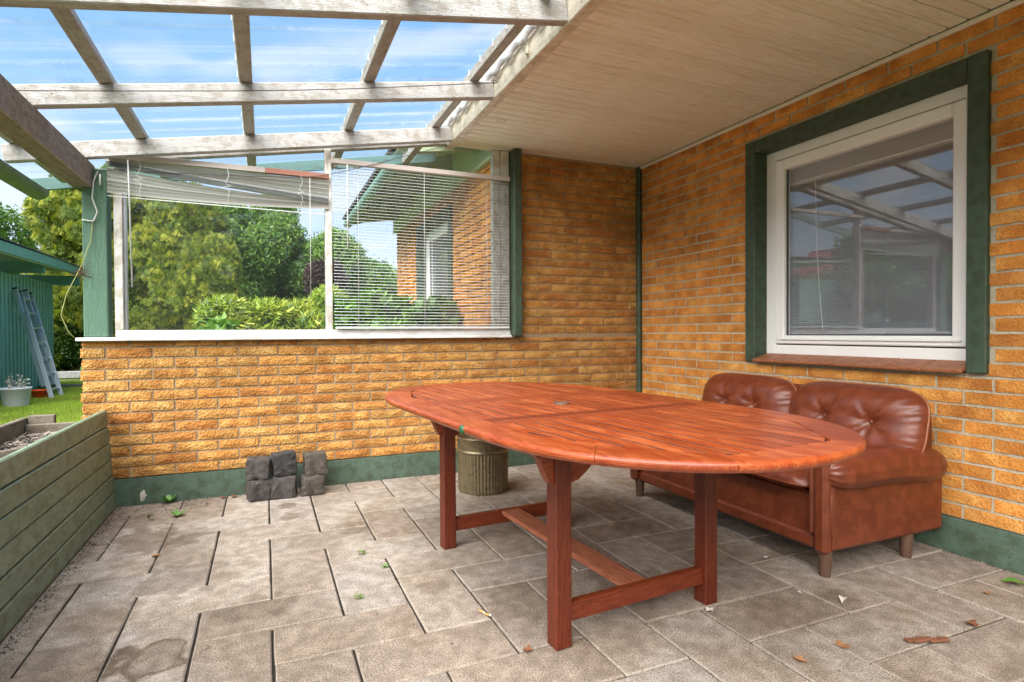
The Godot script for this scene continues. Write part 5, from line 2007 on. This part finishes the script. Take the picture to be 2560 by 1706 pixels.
	plant("conifer", "lumpy yellowish green conifer behind the left pane", "tree", Vector3(-4.75, g, -12.3), spray, M.thuja, lobes, 10500, Vector2(1.6, 2.8), tc, "conifers behind the shed", 0.75, 0.7)
	lobes = []
	for k in 22:
		var h := pow(r.randf(), 0.8)
		var y := lerpf(0.2, 2.75, h)
		var w := lerpf(0.75, 0.35, h)
		var a := r.randf_range(0, TAU)
		var k2 := r.randf_range(0.24, 0.42)
		lobes.append([Vector3(-4.05 + cos(a) * w * r.randf_range(0.4, 1.0), y, -10.6 + sin(a) * w * r.randf_range(0.4, 1.0)), Vector3(k2, k2 * 1.3, k2), k2 * k2])
	plant("conifer", "lower conifer lobe in the middle of the left pane", "tree", Vector3(-4.05, g, -10.6), spray, M.thuja, lobes, 6500, Vector2(1.5, 2.6), tc, "conifers behind the shed", 0.75, 0.7)
	# leafy trees behind
	var leafy := sprig(5, 14, 0.10, 0.085, 0.032, 0.3, 0.25)
	var lc := [Color(0.085, 0.19, 0.03), Color(0.12, 0.24, 0.035), Color(0.06, 0.145, 0.03), Color(0.16, 0.26, 0.045)]
	plant("leafy_tree", "dense mid green tree filling the middle of the left pane", "tree", Vector3(-2.6, g, -14.2), leafy, M.leaf, lobe_cloud(Vector3(-2.55, 2.7, -14.2), Vector3(1.6, 2.0, 1.1), 34, 0.5, 0.85, 21), 13000, Vector2(0.8, 2.0), lc, "leafy trees beyond the screen")
	plant("leafy_tree", "far green tree seen low through the lowered blind", "tree", Vector3(-0.6, g, -20.0), leafy, M.leaf, lobe_cloud(Vector3(-0.6, 2.2, -20.0), Vector3(2.4, 1.0, 1.2), 22, 0.7, 1.1, 22), 5500, Vector2(1.4, 2.4), lc, "leafy trees beyond the screen")
	plant("leafy_tree", "tall thin tree seen through the blind at its left edge", "tree", Vector3(-2.0, g, -19.0), leafy, M.leaf, lobe_cloud(Vector3(-2.0, 2.9, -19.0), Vector3(0.9, 1.3, 0.8), 14, 0.5, 0.8, 23), 3500, Vector2(1.3, 2.2), lc, "leafy trees beyond the screen")
	plant("leafy_tree", "far pale green tree above the shed roof at the left edge", "tree", Vector3(-17.0, g, -30.0), leafy, M.leaf, lobe_cloud(Vector3(-17.0, 4.6, -30.0), Vector3(2.6, 2.2, 2.0), 20, 1.1, 1.7, 24), 4000, Vector2(2.2, 4.0), lc, "leafy trees beyond the screen")
	plant("leafy_tree", "green tree over the board fence, mirrored in the house window", "tree", Vector3(-10.2, g, -2.6), leafy, M.leaf, lobe_cloud(Vector3(-10.2, 1.6, -2.6), Vector3(1.3, 0.6, 1.8), 18, 0.5, 0.75, 25), 3500, Vector2(1.4, 2.4), lc, "leafy trees beyond the screen")
	plant("leafy_tree", "darker tree over the shed, mirrored in the house window", "tree", Vector3(-12.5, g, -7.0), leafy, M.leaf, lobe_cloud(Vector3(-12.5, 2.2, -7.0), Vector3(1.4, 0.9, 2.2), 18, 0.6, 0.85, 26), 3500, Vector2(1.4, 2.5), lc, "leafy trees beyond the screen")
	# clipped hedge left of the post
	var small := sprig(6, 16, 0.06, 0.05, 0.026)
	var hl := []
	for k in 26:
		hl.append([Vector3(r.randf_range(-9.3, -6.0), r.randf_range(0.3, 1.75), -14.15 + r.randf_range(-0.2, 0.1)), Vector3(0.42, 0.40, 0.42), 1.0])
	plant("clipped_hedge", "glossy clipped dark green hedge left of the green post", "hedge", Vector3(-7.6, g, -14.3), small, M.gloss, hl, 8000, Vector2(1.1, 2.4), [Color(0.03, 0.075, 0.014), Color(0.05, 0.11, 0.018), Color(0.075, 0.15, 0.025)], "", 0.0, 0.75)
	# shrubs just outside the screen
	var spear := sprig(7, 15, 0.045, 0.105, 0.024, 0.0, -0.2)
	var yl := []
	for k in 24:
		yl.append([Vector3(-2.92 + r.randf_range(-0.62, 0.62), r.randf_range(0.75, 1.28) - 0.12 * absf(r.randf_range(-1, 1)), -4.1 + r.randf_range(-0.35, 0.35)), Vector3(0.24, 0.20, 0.24), 1.0])
	plant("bright_shrub", "bright yellow green leafy shrub close behind the left pane", "shrub", Vector3(-2.92, g, -4.1), spear, M.gloss, yl, 3800, Vector2(0.9, 1.5), [Color(0.32, 0.40, 0.05), Color(0.22, 0.32, 0.04), Color(0.42, 0.48, 0.07), Color(0.10, 0.18, 0.03)], "shrubs close behind the screen", 0.35)
	plant("purple_shrub", "dark purple leaved shrub behind the middle upright", "shrub", Vector3(-1.98, g, -6.9), small, M.leaf, lobe_cloud(Vector3(-1.98, 1.25, -6.9), Vector3(0.26, 0.78, 0.22), 16, 0.2, 0.32, 41), 3000, Vector2(0.9, 1.5), [Color(0.035, 0.014, 0.022), Color(0.055, 0.02, 0.03), Color(0.02, 0.012, 0.016)], "shrubs close behind the screen")
	plant("bright_shrub", "yellow green shrub low behind the blind against the brick wing", "shrub", Vector3(-1.75, g, -4.3), spear, M.gloss, lobe_cloud(Vector3(-1.72, 1.05, -4.4), Vector3(0.55, 0.42, 0.35), 16, 0.2, 0.3, 42), 2600, Vector2(0.9, 1.5), [Color(0.34, 0.44, 0.06), Color(0.25, 0.36, 0.045), Color(0.15, 0.26, 0.03)], "shrubs close behind the screen", 0.3)
	var broad := sprig(9, 7, 0.05, 0.15, 0.10, 0.0, 0.1)
	plant("broad_leaved_shrub", "shrub of large round green leaves below the lowered blind", "shrub", Vector3(-1.85, g, -1.7), broad, M.gloss, lobe_cloud(Vector3(-1.86, 0.98, -1.75), Vector3(0.44, 0.26, 0.42), 14, 0.15, 0.22, 43), 620, Vector2(0.7, 1.0), [Color(0.09, 0.21, 0.02), Color(0.14, 0.28, 0.03), Color(0.06, 0.15, 0.02)], "shrubs close behind the screen", 0.4)
	plant("broad_leaved_shrub", "small leafy plant peeping over the sill in the left pane", "shrub", Vector3(-3.25, g, -2.0), broad, M.gloss, lobe_cloud(Vector3(-3.25, 0.86, -2.0), Vector3(0.3, 0.16, 0.2), 7, 0.12, 0.18, 44), 150, Vector2(0.6, 0.9), [Color(0.09, 0.21, 0.02), Color(0.14, 0.28, 0.03)], "shrubs close behind the screen", 0.4)
	# far belt so that the view never ends on a bare horizon
	var belt := lobe_cloud(Vector3(0, 2.2, -60), Vector3(60, 1.6, 5), 70, 2.2, 3.6, 51)
	for e in lobe_cloud(Vector3(-60, 1.6, 0), Vector3(5, 1.0, 60), 60, 1.8, 2.8, 52):
		belt.append(e)
	for e in lobe_cloud(Vector3(-2, 1.6, 13), Vector3(16, 1.2, 1.2), 46, 1.2, 1.9, 53):
		belt.append(e)
	var fb := Node3D.new()
	fb.name = "far_trees"
	add_child(fb)
	fb.set_meta("kind", "stuff")
	tag(fb, "distant belt of trees along the horizon", "trees")
	var far_mm := crown(fb, "crown", leafy, M.leaf, belt, 11000, Vector2(4.5, 8.5), lc)
	far_mm.set_meta("kind", "stuff")


func build_shed(g: float) -> void:
	var sh := thing("garden_shed", "long teal garden shed with upright board cladding and flat overhanging roof", "shed", Vector3(-8.6, g, -8.4))
	var X := -7.2
	var Zn := -4.8
	var Zf := -11.4
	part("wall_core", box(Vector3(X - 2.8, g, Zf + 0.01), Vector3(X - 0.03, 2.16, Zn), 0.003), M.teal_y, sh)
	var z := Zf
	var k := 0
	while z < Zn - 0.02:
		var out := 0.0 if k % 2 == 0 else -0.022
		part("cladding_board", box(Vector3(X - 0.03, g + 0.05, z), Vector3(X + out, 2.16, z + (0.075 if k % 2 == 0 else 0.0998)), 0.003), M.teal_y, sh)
		z += 0.075 if k % 2 == 0 else 0.1
		k += 1
	# beams that carry the overhang, the eaves board and the roof
	for zb in [-9.35, -6.4]:
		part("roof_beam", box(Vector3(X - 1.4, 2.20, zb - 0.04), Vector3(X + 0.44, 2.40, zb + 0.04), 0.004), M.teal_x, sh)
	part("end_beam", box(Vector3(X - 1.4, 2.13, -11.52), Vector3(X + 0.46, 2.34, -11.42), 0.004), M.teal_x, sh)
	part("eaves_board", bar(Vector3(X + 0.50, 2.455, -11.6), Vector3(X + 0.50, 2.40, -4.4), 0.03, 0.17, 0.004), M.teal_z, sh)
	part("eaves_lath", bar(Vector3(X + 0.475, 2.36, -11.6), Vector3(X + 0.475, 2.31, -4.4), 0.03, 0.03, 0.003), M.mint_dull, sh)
	part("roof_deck", bar(Vector3(X - 1.15, 2.53, -8.0), Vector3(X + 0.482, 2.44, -8.0), 7.2, 0.04, 0.003), M.mint_dull, sh)
	part("roof_felt", bar(Vector3(X - 1.2, 2.578, -8.0), Vector3(X + 0.53, 2.535, -8.0), 7.26, 0.02, 0.003), M.roof, sh)
	# low board fence that carries on from the shed towards the house
	var fc := thing("board_fence", "low teal fence of horizontal boards, mirrored in the house window", "fence", Vector3(-7.15, g, -1.4))
	for i in 9:
		part("board", box(Vector3(-7.16 + 0.008 * (i % 2), g + 0.04 + i * 0.135, -4.75), Vector3(-7.135 + 0.008 * (i % 2), g + 0.165 + i * 0.135, 2.2), 0.004), M.teal_z, fc)
	for zp in [-4.6, -2.9, -1.2, 0.5, 2.1]:
		part("post", box(Vector3(-7.25, g, zp - 0.045), Vector3(-7.165, g + 1.32, zp + 0.045), 0.004), M.teal_y, fc)
	# neighbouring house whose red roof shows in the window's reflection
	var nb := thing("neighbour_house", "distant house with red tiled roof, mirrored in the house window", "house", Vector3(-30, g, -16))
	part("wall", box(Vector3(-34, g, -23), Vector3(-26, 2.9, -9), 0.01), M.render_wall, nb)
	var s := st0()
	bar_on(s, Vector3(-25.5, 2.8, -16), Vector3(-30.1, 6.2, -16), 15.0, 0.15, 0.01)
	bar_on(s, Vector3(-34.5, 2.8, -16), Vector3(-29.9, 6.2, -16), 15.0, 0.15, 0.01)
	part("roof", fin(s), M.red_roof, nb)
	for zw in [-20.0, -16.0, -12.0]:
		var wf := part("window", box(Vector3(-26.02, 1.0, zw - 0.7), Vector3(-25.96, 2.3, zw + 0.7), 0.01), M.white, nb)
		part("pane", box(Vector3(-25.97, 1.1, zw - 0.6), Vector3(-25.95, 2.2, zw + 0.6), 0.004), M.gasket, wf)


func build_ladder(g: float) -> void:
	var ld := thing("extension_ladder", "aluminium extension ladder leaning against the teal shed", "ladder", Vector3(-6.4, g, -8.4))
	# two sections, one sliding on the other
	var secs := [[Vector3(-6.33, g, -8.06), Vector3(-6.34, g, -8.60), Vector3(-7.10, 1.83, -9.22), Vector3(-7.11, 1.83, -9.78), 7], [Vector3(-6.60, 0.12, -8.62), Vector3(-6.61, 0.12, -9.12), Vector3(-7.14, 1.88, -9.12), Vector3(-7.15, 1.88, -9.66), 6]]
	for e in secs:
		for q in 2:
			var rl := part("rail", bar(e[q], e[q + 2], 0.028, 0.07, 0.004, Vector3(0.85, 0.45, 0)), M.alu, ld)
			part("end_cap", bar(e[q + 2], e[q + 2] + (e[q + 2] - e[q]).normalized() * 0.03, 0.034, 0.078, 0.006, Vector3(0.85, 0.45, 0)), M.gasket, rl)
		for k in e[4]:
			var t: float = (k + 0.55) / float(e[4])
			part("rung", bar(e[0].lerp(e[2], t), e[1].lerp(e[3], t), 0.03, 0.03, 0.005), M.alu, ld)


# ---------------------------------------------------------------- main
func _ready() -> void:
	rng.seed = 4711
	make_light()
	make_textures()
	make_materials()
	make_more_materials()
	build_terrace()
	build_walls()
	build_wing()
	build_pergola()
	build_screen()
	build_blinds()
	build_planter()
	build_table()
	build_sofa()
	build_garden()
	build_small_things()


func make_more_materials() -> void:
	M.wood_x = []
	for t in [Color(0.56, 0.31, 0.20), Color(0.46, 0.235, 0.15)]:
		M.wood_x.append(mat("hardwood across", t, 0.42, T.wood, Vector3(0.7, 7, 7), T.wood_h, 0.08, false))
	M.wood_y = mat("hardwood upright", Color(0.40, 0.19, 0.115), 0.45, T.wood, Vector3(7, 0.7, 7), T.wood_h, 0.08, false)
	M.wood_z_dark = mat("hardwood apron", Color(0.55, 0.27, 0.18), 0.5, T.wood, Vector3(7, 7, 0.7), T.wood_h, 0.08, false)
	M.wood_dusty = mat("dusty hardwood plank", Color(0.62, 0.44, 0.36), 0.8, T.wood, Vector3(7, 7, 0.7), T.wood_h, 0.06, false)
	M.wood_dark = mat("dark hole cover", lin(0.10, 0.05, 0.03), 0.5)
	M.cap_green = mat("green cap", lin(0.02, 0.09, 0.035), 0.4)
	M.blind_dark = mat("olive grey blind", lin(0.13, 0.135, 0.11), 0.6)
	M.groove = mat("groove dirt", lin(0.022, 0.012, 0.009), 0.95)
	M.teal_dark = mat("dark teal verge", lin(0.085, 0.18, 0.165), 0.6, T.paint, Vector3(0.6, 4, 4))
	M.piping = mat("piping leather", lin(0.30, 0.105, 0.045), 0.45)
